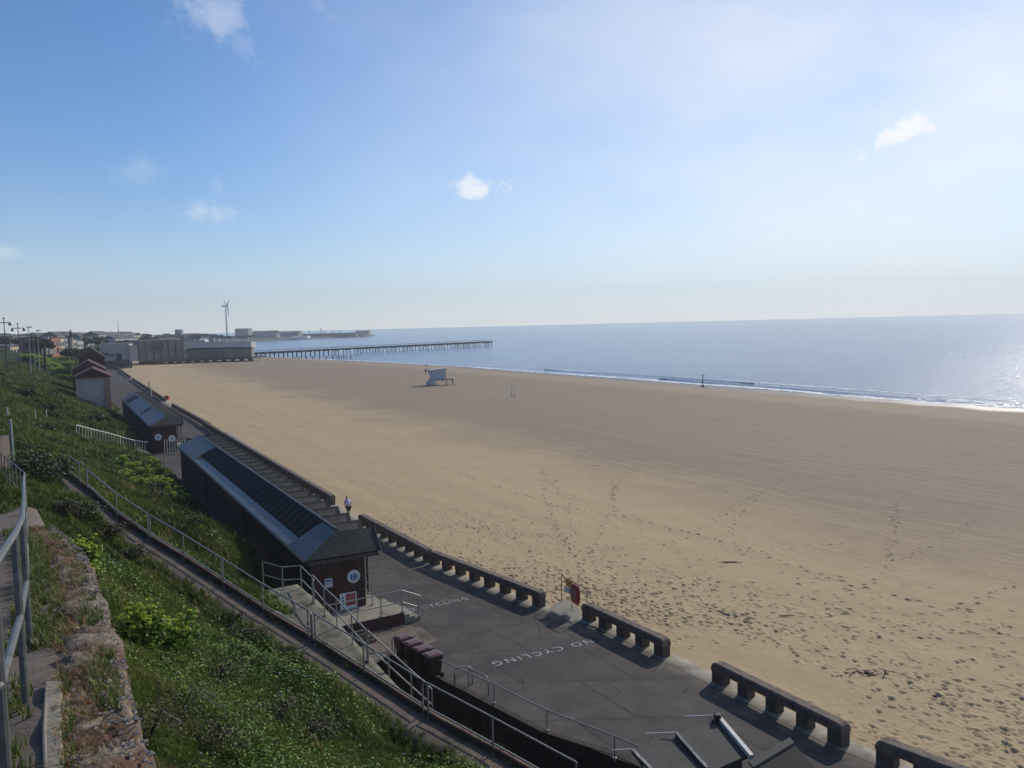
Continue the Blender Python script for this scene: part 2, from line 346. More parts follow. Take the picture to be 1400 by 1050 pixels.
mk2 = nd('ShaderNodeMapRange', interpolation_type='SMOOTHSTEP'); l.new(mth('ADD', u_m, mth('ADD', mth('MULTIPLY', mth('SUBTRACT', nb.outputs[0], .5), 28), mth('MULTIPLY', mth('SUBTRACT', nst.outputs[0], .5), 26))), mk2.inputs[0]); mk2.inputs[1].default_value = 22; mk2.inputs[2].default_value = 47
l.new(mk2.outputs[0], cr.inputs[0])
hs = nd('ShaderNodeMixRGB', blend_type='MULTIPLY'); hs.inputs[0].default_value = 1; l.new(cr.outputs[0], hs.inputs[1])
rp = nd('ShaderNodeValToRGB'); rp.color_ramp.elements[0].position = .25; rp.color_ramp.elements[0].color = (.80, .79, .78, 1); rp.color_ramp.elements[1].position = .75; rp.color_ramp.elements[1].color = (1.12, 1.11, 1.10, 1)
l.new(mth('ADD', mth('MULTIPLY', ns.outputs[0], .45), mth('MULTIPLY', nst.outputs[0], .55)), rp.inputs[0]); l.new(rp.outputs[0], hs.inputs[2])
# sunlit ridge tops of the raked sand, painted paler into the colour
rm = nd('ShaderNodeMixRGB'); l.new(mth('MULTIPLY', ridge, .85), rm.inputs[0]); l.new(hs.outputs[0], rm.inputs[1]); rm.inputs[2].default_value = (.44, .36, .24, 1)
# upper foreshore band of clean pale sand, then wet sand
pb = nd('ShaderNodeMapRange', interpolation_type='SMOOTHSTEP'); l.new(mth('ADD', sp2.outputs[2], mth('MULTIPLY', mth('SUBTRACT', nst.outputs[0], .5), .8)), pb.inputs[0]); pb.inputs[1].default_value = -.95; pb.inputs[2].default_value = -1.5
rm2 = nd('ShaderNodeMixRGB'); l.new(mth('MULTIPLY', pb.outputs[0], .65), rm2.inputs[0]); l.new(rm.outputs[0], rm2.inputs[1]); rm2.inputs[2].default_value = (.36, .28, .19, 1)
wet = nd('ShaderNodeMapRange', interpolation_type='SMOOTHSTEP'); l.new(mth('ADD', sp2.outputs[2], mth('MULTIPLY', mth('SUBTRACT', nst.outputs[0], .5), .5)), wet.inputs[0]); wet.inputs[1].default_value = -2.35; wet.inputs[2].default_value = -2.7
rm3 = nd('ShaderNodeMixRGB'); l.new(wet.outputs[0], rm3.inputs[0]); l.new(rm2.outputs[0], rm3.inputs[1]); rm3.inputs[2].default_value = (.13, .095, .07, 1)
l.new(rm3.outputs[0], b.inputs['Base Color'])
rg = nd('ShaderNodeMapRange'); l.new(wet.outputs[0], rg.inputs[0]); rg.inputs[3].default_value = .95; rg.inputs[4].default_value = .4; l.new(rg.outputs[0], b.inputs['Roughness'])
b.inputs['Specular IOR Level'].default_value = .25
h = mth('ADD', mth('MULTIPLY', ridge, .05), mth('ADD', mth('MULTIPLY', ns.outputs[0], .06), mth('MULTIPLY', nf.outputs[0], .012)))
bp = nd('ShaderNodeBump', Distance=1.0, Strength=.8); l.new(h, bp.inputs['Height']); l.new(bp.outputs[0], b.inputs['Normal'])
beach = np_mesh('beach', V, gridF(*U.shape), m, UV, True); tag(beach, 'sandy beach with footprints and raked ridges', kind='structure')
# seabed / base ground sheet reaching the horizon
sb = MB(); sb.add([(-20000, -3000, -9), (20000, -3000, -9), (20000, 30000, -9), (-20000, 30000, -9)], [(0, 1, 2, 3)])
tag(sb.build('ground', M['soil']), kind='structure')

# ------------------------------------------------------------------ sea
m = bpy.data.materials.new('sea_water'); m.use_nodes = True; t = m.node_tree; n = t.nodes; l = t.links; b = n['Principled BSDF']
b.inputs['Roughness'].default_value = .16; b.inputs['IOR'].default_value = 1.33
geo = nd('ShaderNodeNewGeometry'); mp_ = nd('ShaderNodeMapping'); l.new(geo.outputs['Position'], mp_.inputs[0]); mp_.inputs['Rotation'].default_value = (0, 0, R(-25)); mp_.inputs['Scale'].default_value = (1.0, .38, 1)
n1 = nd('ShaderNodeTexNoise', Scale=.35, Detail=10.0, Roughness=.66); l.new(mp_.outputs[0], n1.inputs['Vector'])
n2 = nd('ShaderNodeTexNoise', Scale=.016, Detail=5.0); l.new(mp_.outputs[0], n2.inputs['Vector'])
n3 = nd('ShaderNodeTexNoise', Scale=.0016, Detail=4.0); l.new(geo.outputs['Position'], n3.inputs['Vector'])
rp = nd('ShaderNodeValToRGB'); rp.color_ramp.elements[0].position = .35; rp.color_ramp.elements[0].color = (.035, .11, .25, 1); rp.color_ramp.elements[1].position = .68; rp.color_ramp.elements[1].color = (.09, .19, .34, 1)
l.new(mth('ADD', mth('MULTIPLY', n2.outputs[0], .5), mth('MULTIPLY', n3.outputs[0], .5)), rp.inputs[0]); l.new(rp.outputs[0], b.inputs['Base Color'])
bp = nd('ShaderNodeBump', Distance=1.0, Strength=1.0); l.new(mth('ADD', mth('MULTIPLY', n1.outputs[0], .85), mth('MULTIPLY', n2.outputs[0], 2.)), bp.inputs['Height']); l.new(bp.outputs[0], b.inputs['Normal'])
M['sea'] = m
sy = np.concatenate([np.linspace(-1000, 700, 200), 700*np.exp(np.linspace(0, 3.7, 60))[1:]])
sv = MB(); sv.add([(-20000, -2000, ZSEA), (20000, -2000, ZSEA), (20000, 28000, ZSEA), (-20000, 28000, ZSEA)], [(0, 1, 2, 3)])
tag(sv.build('sea', M['sea']), 'calm blue sea', kind='structure')
# breaking swell and foam lines parallel to the shore
fm = bpy.data.materials.new('sea_foam'); fm.use_nodes = True; m = fm; t = m.node_tree; n = t.nodes; l = t.links; b = n['Principled BSDF']
b.inputs['Base Color'].default_value = (.78, .82, .84, 1); b.inputs['Roughness'].default_value = .8
geo = nd('ShaderNodeNewGeometry'); uvn = nd('ShaderNodeUVMap'); sp = nd('ShaderNodeSeparateXYZ'); l.new(uvn.outputs[0], sp.inputs[0])
n1 = nd('ShaderNodeTexNoise', Scale=.35, Detail=8.0, Roughness=.7); l.new(geo.outputs['Position'], n1.inputs['Vector'])
e_ = mth('MULTIPLY', mth('ABSOLUTE', mth('SUBTRACT', sp.outputs[0], .5)), 2.0)
al = mth('GREATER_THAN', mth('SUBTRACT', n1.outputs[0], mth('MULTIPLY', e_, .22)), .375); l.new(al, b.inputs['Alpha'])
def shore_strip(name, off, wid, height, mat_, y0, y1, wob=1.2, seed=0, fray=0.):
    yy = np.arange(y0, y1, 1.5); prof = np.linspace(0, 1, 7); VV = []; UU = []
    for k, y in enumerate(yy):
        o_ = off+wob*noise.noise(Vector((y*.018, seed, 0)))*3+.4*noise.noise(Vector((y*.15, seed+9, 0)))
        w_ = wid*(.45+.9*abs(noise.noise(Vector((y*.03, seed+4, 1)))+.35)) * min(1, (k+1)/12, (len(yy)-k)/12)
        i_ = fx(water, y)
        for p_ in prof: VV.append((i_+o_+p_*w_*1.3, y, ZSEA+.012+seed*.003+height*math.sin(p_*math.pi)**2*(1 if height else 0))); UU.append((p_, y/50))
    return np_mesh(name, VV, gridF(len(yy), 7), mat_, UU, True)
tag(shore_strip('foam', -1.2, 5.5, .03, fm, -40, 620, .8, 1), 'white wash along the water edge', kind='stuff')
tag(shore_strip('foam', 7.5, 2.6, .05, fm, 60, 190, 1.0, 5), 'thin broken foam line beyond the wash', kind='stuff')
tag(shore_strip('foam', 16, 2.2, .05, fm, 150, 420, 1.0, 7), 'thin broken foam line beyond the wash', kind='stuff')
tag(shore_strip('swell', 4.5, 3.6, .28, M['sea'], 95, 260, 1.0, 2), 'low dark breaking wave', kind='structure')
tag(shore_strip('swell', 12.0, 5.0, .28, M['sea'], 230, 330, 1.0, 3), 'low dark breaking wave', kind='structure')
tag(shore_strip('swell', 3.0, 2.6, .30, M['sea'], 40, 100, .6, 6), 'low dark breaking wave', kind='structure')

# ------------------------------------------------------------------ promenade
trench = pl([at(*q, 0) for q in [(1150, 1190), (960, 1090), (845, 1035), (740, 1001), (620, 938), (530, 894)]])
TR_TOP = trench[-1, 1]
H1A = at(417, 768, 3.45); H1U = Vector((-.48, .877, 0)).normalized(); H1V = Vector((.877, .48, 0)).normalized()
foot = np.array([(-5.5, 24), (-7.2, 33.), (-9.2, 38.5), (H1A.x-.5, H1A.y-.2), (-35.0, 84), (-46.2, 103), (-71, 149), (-108.5, 212), (-170, 338), (-230, 460)])
rows = sorted(set(list(np.arange(6, TR_TOP, 1.5))+[TR_TOP-.001]+[TR_TOP+.001]+list(np.arange(TR_TOP+1, 400, 4))))
VV = []; UU = []
for y in rows:
    xl = fx(trench, y) if y < TR_TOP else min(fx(foot, y)-1.0, -3.)
    xr = fx(wall, y)+.02
    if y > TR_TOP: xl = fx(foot, y)-.3
    for k in range(7): x = xl+(xr-xl)*k/6; VV.append((x, y, 0)); UU.append(((x-fx(wall, y))*.87/10, y/.87/10))
m = bpy.data.materials.new('promenade_asphalt'); m.use_nodes = True; t = m.node_tree; n = t.nodes; l = t.links; b = n['Principled BSDF']; b.inputs['Roughness'].default_value = .88
b.inputs['Specular IOR Level'].default_value = .3
uvn = nd('ShaderNodeUVMap'); geo = nd('ShaderNodeNewGeometry')
mp_ = nd('ShaderNodeMapping'); l.new(uvn.outputs[0], mp_.inputs[0]); mp_.inputs['Scale'].default_value = (10, 10, 1)
wob = nd('ShaderNodeTexNoise', Scale=1.2, Detail=3.0); l.new(geo.outputs['Position'], wob.inputs['Vector'])
wa = nd('ShaderNodeVectorMath', operation='MULTIPLY_ADD'); l.new(wob.outputs['Color'], wa.inputs[0]); wa.inputs[1].default_value = (.25, .25, 0); l.new(mp_.outputs[0], wa.inputs[2])
bk = nd('ShaderNodeTexBrick'); l.new(wa.outputs[0], bk.inputs['Vector']); bk.inputs['Scale'].default_value = 1; bk.inputs['Brick Width'].default_value = 4.3; bk.inputs['Row Height'].default_value = 3.9
bk.inputs['Mortar Size'].default_value = .06; bk.inputs['Mortar Smooth'].default_value = .6; bk.inputs['Color1'].default_value = (.066, .058, .055, 1); bk.inputs['Color2'].default_value = (.080, .072, .068, 1); bk.inputs['Mortar'].default_value = (.034, .034, .038, 1)
n1 = nd('ShaderNodeTexNoise', Scale=.55, Detail=8.0, Roughness=.68); l.new(geo.outputs['Position'], n1.inputs['Vector'])
r1 = nd('ShaderNodeValToRGB'); r1.color_ramp.elements[0].position = .33; r1.color_ramp.elements[0].color = (.60, .60, .63, 1); r1.color_ramp.elements[1].position = .7; r1.color_ramp.elements[1].color = (1.38, 1.3, 1.22, 1); l.new(n1.outputs[0], r1.inputs[0])
mu = nd('ShaderNodeMixRGB', blend_type='MULTIPLY'); mu.inputs[0].default_value = 1; l.new(bk.outputs[0], mu.inputs[1]); l.new(r1.outputs[0], mu.inputs[2])
n2 = nd('ShaderNodeTexNoise', Scale=60., Detail=3.0); l.new(geo.outputs['Position'], n2.inputs['Vector'])
r2 = nd('ShaderNodeValToRGB'); r2.color_ramp.elements[0].position = .3; r2.color_ramp.elements[0].color = (.75, .75, .75, 1); r2.color_ramp.elements[1].position = .75; r2.color_ramp.elements[1].color = (1.3, 1.3, 1.3, 1); l.new(n2.outputs[0], r2.inputs[0])
mu2 = nd('ShaderNodeMixRGB', blend_type='MULTIPLY'); mu2.inputs[0].default_value = 1; l.new(mu.outputs[0], mu2.inputs[1]); l.new(r2.outputs[0], mu2.inputs[2])
spu = nd('ShaderNodeSeparateXYZ'); l.new(uvn.outputs[0], spu.inputs[0])
nsd = nd('ShaderNodeTexNoise', Scale=.9, Detail=8.0, Roughness=.7); l.new(geo.outputs['Position'], nsd.inputs['Vector'])
e1 = nd('ShaderNodeMapRange', interpolation_type='SMOOTHSTEP'); l.new(mth('ADD', mth('MULTIPLY', spu.outputs[0], 10), mth('MULTIPLY', mth('SUBTRACT', nsd.outputs[0], .5), 3.4)), e1.inputs[0]); e1.inputs[1].default_value = -1.15; e1.inputs[2].default_value = .1; e1.inputs[4].default_value = .55
msd = nd('ShaderNodeMixRGB'); l.new(mth('MULTIPLY', e1.outputs[0], mth('MULTIPLY', nsd.outputs[0], 1.4)), msd.inputs[0]); l.new(mu2.outputs[0], msd.inputs[1]); msd.inputs[2].default_value = (.27, .215, .145, 1)
vor = nd('ShaderNodeTexVoronoi', feature='DISTANCE_TO_EDGE', Scale=.42); l.new(wa.outputs[0], vor.inputs['Vector'])
ck = mth('LESS_THAN', vor.outputs['Distance'], .006); mck = nd('ShaderNodeMixRGB'); l.new(mth('MULTIPLY', ck, mth('GREATER_THAN', n1.outputs[0], .5)), mck.inputs[0]); l.new(msd.outputs[0], mck.inputs[1]); mck.inputs[2].default_value = (.022, .021, .022, 1)
npt = nd('ShaderNodeTexNoise', Scale=.22, Detail=2.0); l.new(geo.outputs['Position'], npt.inputs['Vector'])
pt = nd('ShaderNodeMapRange'); l.new(npt.outputs[0], pt.inputs[0]); pt.inputs[1].default_value = .56; pt.inputs[2].default_value = .60; pt.inputs[4].default_value = .35
mpt = nd('ShaderNodeMixRGB'); l.new(pt.outputs[0], mpt.inputs[0]); l.new(mck.outputs[0], mpt.inputs[1]); mpt.inputs[2].default_value = (.045, .043, .045, 1)
l.new(mpt.outputs[0], b.inputs['Base Color'])
bp = nd('ShaderNodeBump', Distance=.012, Strength=.7); l.new(n2.outputs[0], bp.inputs['Height']); l.new(bp.outputs[0], b.inputs['Normal'])
prom = np_mesh('promenade', VV, gridF(len(rows), 7), m, UU); tag(prom, kind='structure')
# pale concrete strip under the sea wall
yy = np.arange(4, 420, 3.); VV = []
for y in yy:
    x = fx(wall, y)
    for dx, z in ((-.12, .006), (.0, .03), (.9, .03), (1.1, -.2)): VV.append((x+dx, y, z))
tag(np_mesh('pavement', VV, gridF(len(yy), 4), M['conc']), 'pale concrete strip under the sea wall', kind='structure')

# ------------------------------------------------------------------ hillside
kerbpx = [(90, 648, 7.7), (121, 672, 7.2), (161, 708, 6.8), (207, 740, 6.3), (253, 768, 5.8), (305, 802, 5.25), (362, 840, 4.7), (428, 880, 4.15), (500, 926, 3.65), (585, 982, 3.1), (690, 1040, 2.5), (830, 1120, 1.9)]
kerb = [at(*q) for q in kerbpx]
def a3(*l_): return [tuple(at(*q)) for q in l_]
ctl = a3((115, 765, 8.7), (200, 875, 7.9), (300, 950, 6.7), (400, 1040, 5.9), (550, 1040, 4.3), (460, 935, 4.7), (150, 700, 7.6), (250, 850, 6.7), (200, 1049, 9.5), (250, 950, 8.3), (350, 1045, 7.2), (650, 1049, 3.2),
         (70, 690, 9.2), (60, 650, 8.6), (300, 870, 6.0), (380, 910, 5.2), (30, 600, 9.2), (60, 530, 8.0))
ctl += [(-10.5, 16.5, 9.9), (-5.0, 8, 10.4), (-2.0, 3, 10.8), (1, -6, 10), (-14, 23, 9.6), (4, 12, 5.5), (6, 4, 6), (5, 17, 3.2), (-.5, 9, 8.6)]
ctl += [(-25, 26, 10.8), (-22, 12, 12.6), (-30, 38, 11.8), (-14, 0, 13.0), (-40, 20, 12.5), (-26, 41, 9.6), (-23, 33, 10.4), (-9, -10, 13.3), (-60, 60, 12), (-50, 10, 12.5)]
for k in kerb: ctl.append((k.x, k.y, k.z-.05)); ctl.append((k.x-1.2, k.y-1.0, k.z-.05))
fn = np.array([-.877, -.48])
for i in range(3, len(foot)-1):
    for t_ in ((0., .5) if i < 9 else (0,)):
        q = foot[i]*(1-t_)+foot[i+1]*t_
        prof = [(0, .2), (6, 2.8), (14, 6.2), (24, 8.9), (40, 8.6)] if q[1] > 300 else [(0, .2), (6, 3.2), (14, 7.4), (24, 10.9), (40, 10.3)] if q[1] > 62 else [(0, .25), (4, 1.7), (9, 4.3)]
        for dd, zz in prof: ctl.append((q[0]+fn[0]*dd, q[1]+fn[1]*dd, zz))
ctl += [(-120, 100, 11.3), (-180, 200, 9.6), (-250, 350, 8.4), (-120, 20, 12.3), (-220, 420, 8)]
ctl = np.array(ctl)
def Ksym(a, b): return np.sqrt(((a[:, None, :]-b[None, :, :])**2).sum(-1)+.6)
A_ = ctl[:, :2]; n_ = len(A_)
KM = np.zeros((n_+3, n_+3)); KM[:n_, :n_] = Ksym(A_, A_)+np.eye(n_)*-.05; KM[:n_, n_] = 1; KM[:n_, n_+1:] = A_; KM[n_, :n_] = 1; KM[n_+1:, :n_] = A_.T
sol = np.linalg.lstsq(KM, np.concatenate([ctl[:, 2], [0, 0, 0]]), rcond=None)[0]
kl = np.array([(k.x, k.y, k.z) for k in kerb])
def polyd(P, line):       # nearest distance to a polyline, z there, signed side
    best = np.full(len(P), 1e9); zz = np.zeros(len(P)); sd_ = np.zeros(len(P))
    for a, b_ in zip(line, line[1:]):
        d = b_[:2]-a[:2]; t_ = np.clip(((P-a[:2])@d)/(d@d), 0, 1); q = a[:2]+t_[:, None]*d; ds = np.linalg.norm(P-q, axis=1)
        w = ds < best; best[w] = ds[w]; zz[w] = (a[2]+t_*(b_[2]-a[2]))[w]; cr_ = d[0]*(P[:, 1]-a[1])-d[1]*(P[:, 0]-a[0]); sd_[w] = np.sign(cr_)[w]
    return best, zz, sd_
ramp = [at(*q) for q in [(400, 800, 3.35), (429, 824, 3.2), (456, 853, 2.9), (481, 882, 2.65), (510, 912, 2.3), (545, 950, 2.0)]]
ftl = np.array([(x, y, 0) for x, y in foot])
def terrain(P):
    P = np.asarray(P, float)
    z = Ksym(P, A_)@sol[:n_]+sol[n_]+P@sol[n_+1:]
    d, kz, sd_ = polyd(P, kl)
    # the path bed lies on the uphill side of the kerb (line runs far -> near, uphill side is to its right)
    inp = np.where(sd_ < 0, np.clip(1-(d-1.1)/.5, 0, 1), np.clip(1-(d-.1)/.5, 0, 1))
    z = z*(1-inp)+(kz-.08)*inp
    # falls away under the promenade right of the foot line
    return z
def rightof_foot(P):      # metres past the foot of the slope towards the sea (positive = promenade side)
    P = np.asarray(P, float)
    return (P[:, 0]-np.interp(P[:, 1], foot[:, 1], foot[:, 0]))*.87
def cut(P):
    d, kz, sd_ = polyd(P, kl)
    inr = np.zeros(len(P), bool)
    rx = np.interp(P[:, 1], [r_.y for r_ in ramp[::-1]], [r_.x for r_ in ramp[::-1]]); inr = (sd_ > 0) & (P[:, 1] > 29.5) & (P[:, 1] < 36.5) & (P[:, 0] > rx-2.2-(P[:, 1]-29.5)*.25)
    return inr | ((sd_ > 0) & (d > .2) & (P[:, 1] < 30.5)) | ((rightof_foot(P) > .0) & (P[:, 1] > 38.0) & (P[:, 1] < 480)) | ((P[:, 0] > np.interp(P[:, 1], [24, 30.5, 34, 38], [-2, -6.2, -7.5, -9.5])) & (P[:, 1] >= 30.5) & (P[:, 1] < 38.2)) | ((P[:, 1] < 23) & (P[:, 0] > np.interp(P[:, 1], [-20, 10, 23], [14, 6, -.6])))
ty = [-12.]
while ty[-1] < 480: y = ty[-1]; ty.append(y+(.3 if y < 50 else .3+(y-50)*.016))
tx = [14.]
while tx[-1] > -260: x = tx[-1]; tx.append(x-(.3 if x > -34 else .3+(-34-x)*.03))
TX, TY = np.meshgrid(np.array(tx), np.array(ty)); TP = np.stack([TX.ravel(), TY.ravel()], 1)
TZ = np.concatenate([terrain(TP[i:i+20000]) for i in range(0, len(TP), 20000)])
TZ += np.array([.12*noise.noise(Vector((p[0]*.5, p[1]*.5, 0)))+.20*noise.noise(Vector((p[0]*1.1, p[1]*1.1, 4))) for p in TP])*(polyd(TP, kl)[0] > 2.3)
F = gridF(len(ty), len(tx)); cm = cut(TP); F = F[~(cm[F].sum(1) >= 3)]
# camera terrace wall line
wl = [at(*q) for q in [(192, 1052, 12.4), (170, 960, 12.3), (141, 850, 12.0), (110, 762, 11.5), (66, 722, 11.0)]]
wl = [wl[0]+(wl[0]-wl[1]).normalized()*8]+wl
wln = np.array([(p.x, p.y, p.z) for p in wl])
def terrace_side(P): d, z, s_ = polyd(P, wln); return d, z, s_
hm = pmat('hillside_turf', (.035, .052, .013), (.018, .030, .009), 1.5, 1.0, .05, 9, c3=(.05, .034, .02), s3=.22, t3=.56, spec=.05)
hill = np_mesh('hillside', np.column_stack([TP, TZ]), F, hm, smooth=True); tag(hill, 'grassy cliff slope', kind='structure')
from mathutils.bvhtree import BVHTree
def hz_(x, y):
    return float(terrain(np.array([[x, y]]))[0])
# ------------------------------------------------------------------ cliff path, kerb, trench
path = MB(); kb = MB()
kp = [Vector((k.x, k.y, k.z)) for k in kerb]
fine = []
for a, b_ in zip(kp, kp[1:]):
    for j in range(6): fine.append(a.lerp(b_, j/6))
fine.append(kp[-1])
def side_of(i, L_):
    d = (L_[min(i+1, len(L_)-1)]-L_[max(i-1, 0)]); d.z = 0; d.normalize(); return Vector((-d.y, d.x, 0))   # sea side
PV = []
for i, p in enumerate(fine):
    s_ = side_of(i, fine)
    for w_, dz in ((-1.4, -.55), (-1.0-.15*noise.noise(Vector((i*.4, 0, 0))), -.03), (-.6, .0), (0, 0)): PV.append(tuple(p+s_*w_+Vector((0, 0, dz))))
M['brick_dark'] = pmat('shade_dark_brick', (.045, .027, .022), (.022, .015, .013), 5, .9, .01, 20)  # near black brown: shade on the passage wall put into its colour
M['path'] = pmat('brown_path_tarmac', (.17, .128, .10), (.11, .085, .068), 3.2, .92, .012, 30, c3=(.055, .045, .03), s3=.7)
tag(np_mesh('path', PV, gridF(len(fine), 4), M['path']), 'brown sloping cliff path', kind='structure')
KV = []
for i, p in enumerate(fine):
    s_ = side_of(i, fine); low = -1.6 if p.y < 31 else terrain(np.array([[p.x+s_.x*.3, p.y+s_.y*.3]]))[0]-.3
    hh = .17+.025*noise.noise(Vector((i*.7, 3, 0)))
    KV += [tuple(p-Vector((0, 0, .1))), tuple(p+Vector((0, 0, hh))), tuple(p+s_*.17+Vector((0, 0, hh))), (p.x+s_.x*.17, p.y+s_.y*.17, low)]
kw = np_mesh('retaining_wall', KV, gridF(len(fine), 4), M['brick_kerb']); tag(kw, 'low mossy brick kerb wall along the sea side of the sloping cliff path', 'wall')
# trench floor and its promenade-side wall
kn = [p for p in fine if p.y < 31.5]; kn.reverse()   # near -> far
tf = MB(); tpoly = [(x, y) for x, y in trench]+[(p.x+.2, p.y) for p in kn[::-1]]
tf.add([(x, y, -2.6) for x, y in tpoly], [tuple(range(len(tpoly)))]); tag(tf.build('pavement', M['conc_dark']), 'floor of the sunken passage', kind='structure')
tw = MB(); TL = [Vector((x, y, 0)) for x, y in trench]
for a, b_ in zip(TL, TL[1:]):
    s_ = Vector((-(b_-a).y, (b_-a).x, 0)).normalized(); tw.extr([(-.26, .02), (.0, .02), (0, -2.7), (-.26, -2.7)], a, b_, s_*-1 if False else s_)
# end wall of the passage
tw.box(TL[-1].x-1.6, TL[-1].x, TL[-1].y-.02, TL[-1].y+.2, -1.7, .015)
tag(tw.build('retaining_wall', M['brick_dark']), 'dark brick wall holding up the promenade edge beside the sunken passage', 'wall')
# ramp strip of pale concrete between the cliff path and the hut
RV = []
for i, p in enumerate(ramp):
    d, kz, sg = polyd(np.array([[p.x, p.y]]), kl); s_ = side_of(i, ramp)
    for w_, dz in ((-(d[0]-.26), .10), (-(d[0]-.26)*.5, .04), (.0, 0), (.22, 0), (.24, -3.2)): q = p+s_*w_; RV.append((q.x, q.y, max(p.z+dz, -.2)))
tag(np_mesh('ramp', RV, gridF(len(ramp), 5), M['ramp']), 'pale concrete ramp beside the cliff path', kind='structure')
# steps down between the ramp and the hut platform, then into the passage
st = MB()
a = at(476, 862, .75); b_ = at(503, 882, 0.0); nst_ = 5
sd2 = Vector((.55, .4, 0))
for k in range(nst_):
    p = a.lerp(b_, k/nst_); q = a.lerp(b_, (k+1)/nst_); zt = a.z*(1-(k+1)/nst_)+.02
    st.hexa([(p.x, p.y, -.1), (q.x, q.y, -.1), (q.x+sd2.x, q.y+sd2.y, -.1), (p.x+sd2.x, p.y+sd2.y, -.1), (p.x, p.y, zt), (q.x, q.y, zt), (q.x+sd2.x, q.y+sd2.y, zt), (p.x+sd2.x, p.y+sd2.y, zt)])
tag(st.build('steps', M['path']), 'concrete steps descending beside the ramp towards the promenade', 'steps')
fl = MB(); fp = [at(*q) for q in [(478, 872), (520, 850), (575, 858), (600, 876), (548, 893), (530, 896), (508, 912)]]
fl.add([(p.x, p.y, .008) for p in fp], [tuple(range(len(fp)))]); tag(fl.build('pavement', M['path']), 'pale concrete floor between the hut platform and the bins', kind='structure')
# brown path behind the near fence, and camera terrace
TVV = []
off = [(-9, .25), (-4.2, .1), (-4.0, .0), (-.95, 0), (-.6, .03), (-.45, .05), (-.3, .03), (-.1, -.04), (0.02, -.12)]
wlf = []
for a, b_ in zip(wl, wl[1:]):
    for j in range(14): wlf.append(a.lerp(b_, j/14))
wlf.append(wl[-1]); e_ = wl[-1]
for k in range(1, 22): t_ = k/21; wlf.append(Vector((e_.x-7.4*t_, e_.y+12.1*t_, e_.z-1.9*t_)))
nW = 57
for i, p in enumerate(wlf):
    s_ = side_of(i, wlf)*1   # line runs near -> far ; left side is inland
    for o_, dz in off:
        t_ = p+s_*(-o_); nn = noise.noise(Vector((t_.x*1.7, t_.y*1.7, 0)))*.05 if o_ > -.9 else 0
        TVV.append((t_.x, t_.y, p.z+dz+nn))
tr = np_mesh('terrace', TVV, gridF(len(wlf), len(off)), M['path']); tag(tr, 'brown path behind the near fence', kind='structure')
# rubble wall with crumbling top : dense displaced mesh
RV = []; cols = [(-.42, .0), (-.34, .05), (-.27, .06), (-.2, .06), (-.13, .06), (-.06, .05), (.0, .03), (.05, -.05), (.07, -.2), (.09, -.6), (.12, -1.2), (.16, -3.4)]
RL = []
for a, b_ in zip(wl, wl[1:]):
    L_ = (b_-a).length; kk = int(L_/.045)
    for j in range(kk): RL.append(a.lerp(b_, j/kk))
for i, p in enumerate(RL):
    s_ = side_of(i, RL)
    for j, (o_, dz) in enumerate(cols):
        q = p-s_*o_
        a1 = noise.noise(Vector((q.x*5, q.y*5, dz*3)))*.06+noise.noise(Vector((q.x*17, q.y*17, dz*14)))*.045+noise.noise(Vector((q.x*.9, q.y*.9, 0)))*.07
        q = q-s_*(a1*.9 if j > 5 else 0); RV.append((q.x, q.y, p.z+dz+a1*(1 if j < 8 else .2)-(.0)))
tag(np_mesh('rubble_wall', RV, gridF(len(RL), len(cols)), M['rubble'], smooth=False), 'crumbling flint and brick wall top beside the near fence', 'wall')
# strip of old concrete kerb let into the wall top
ks = MB()
kpx = [(47, 1075, 12.62), (75, 1075, 12.62), (88, 1040, 12.58), (84, 990, 12.5), (84, 912, 12.42), (60, 912, 12.42), (56, 985, 12.5), (58, 1040, 12.58)]
kq = [at(*q) for q in kpx]; kzz = [float(polyd(np.array([[p.x, p.y]]), wln)[1][0])+.085 for p in kq]; ks.add([(p.x, p.y, z-.3) for p, z in zip(kq, kzz)]+[(p.x, p.y, z) for p, z in zip(kq, kzz)], [tuple(range(7, -1, -1)), tuple(range(8, 16))]+[(i, (i+1) % 8, 8+(i+1) % 8, 8+i) for i in range(8)]); o = ks.build('kerb_stone', M['conc'], bevel=.015); tag(o, 'worn pale concrete kerb strip lying between the near fence and the rubble wall', 'kerb')

# ------------------------------------------------------------------ railings
def railing(name, posts, hgt, label, rails=(1.0,), group=None, r=.028, mat_='galv', bend=(False, False), base=True, cat='railing', pr=None, topdrop=None):
    p0 = Vector(posts[0]); root = empty(name, p0, label, cat, group)
    P_ = [Vector(p) for p in posts]
    for i, p in enumerate(P_):
        m_ = MB(); m_.tube([p-Vector((0, 0, .1)), p+Vector((0, 0, hgt))], pr or r, 8); po = m_.build('post', M[mat_], root)
        if base: m_ = MB(); m_.tube([p+Vector((0, 0, .0)), p+Vector((0, 0, .05))], r*2.6, 10); q = m_.build('base_plate', M[mat_]); q.parent = po
    for fr_ in rails:
        pts = [p+Vector((0, 0, hgt*fr_)) for p in P_]
        if fr_ == 1.0:
            for e_, k in ((0, 0), (1, -1)):
                if bend[e_]:
                    a = pts[k]; d = (pts[k]-pts[1 if k == 0 else -2]).normalized()
                    ext = [a+d*.12+Vector((0, 0, -.02)), a+d*.2+Vector((0, 0, -.1)), a+d*.22+Vector((0, 0, -hgt*.9))]
                    pts = ext[::-1]+pts if k == 0 else pts+ext
        m_ = MB(); m_.tube(pts, r, 8); m_.build('top_rail' if fr_ == 1.0 else 'mid_rail', M[mat_], root)
    return root
def kz_(px, py):      # point on the kerb line nearest below the pixel column
    best = None
    for a, b_ in zip(fine, fine[1:]):
        for t_ in np.linspace(0, 1, 12):
            p = a.lerp(b_, t_); q = project(p)
            d = (q[0]-px)**2+(q[1]-py)**2
            if best is None or d < best[0]: best = (d, p)
    return best[1]
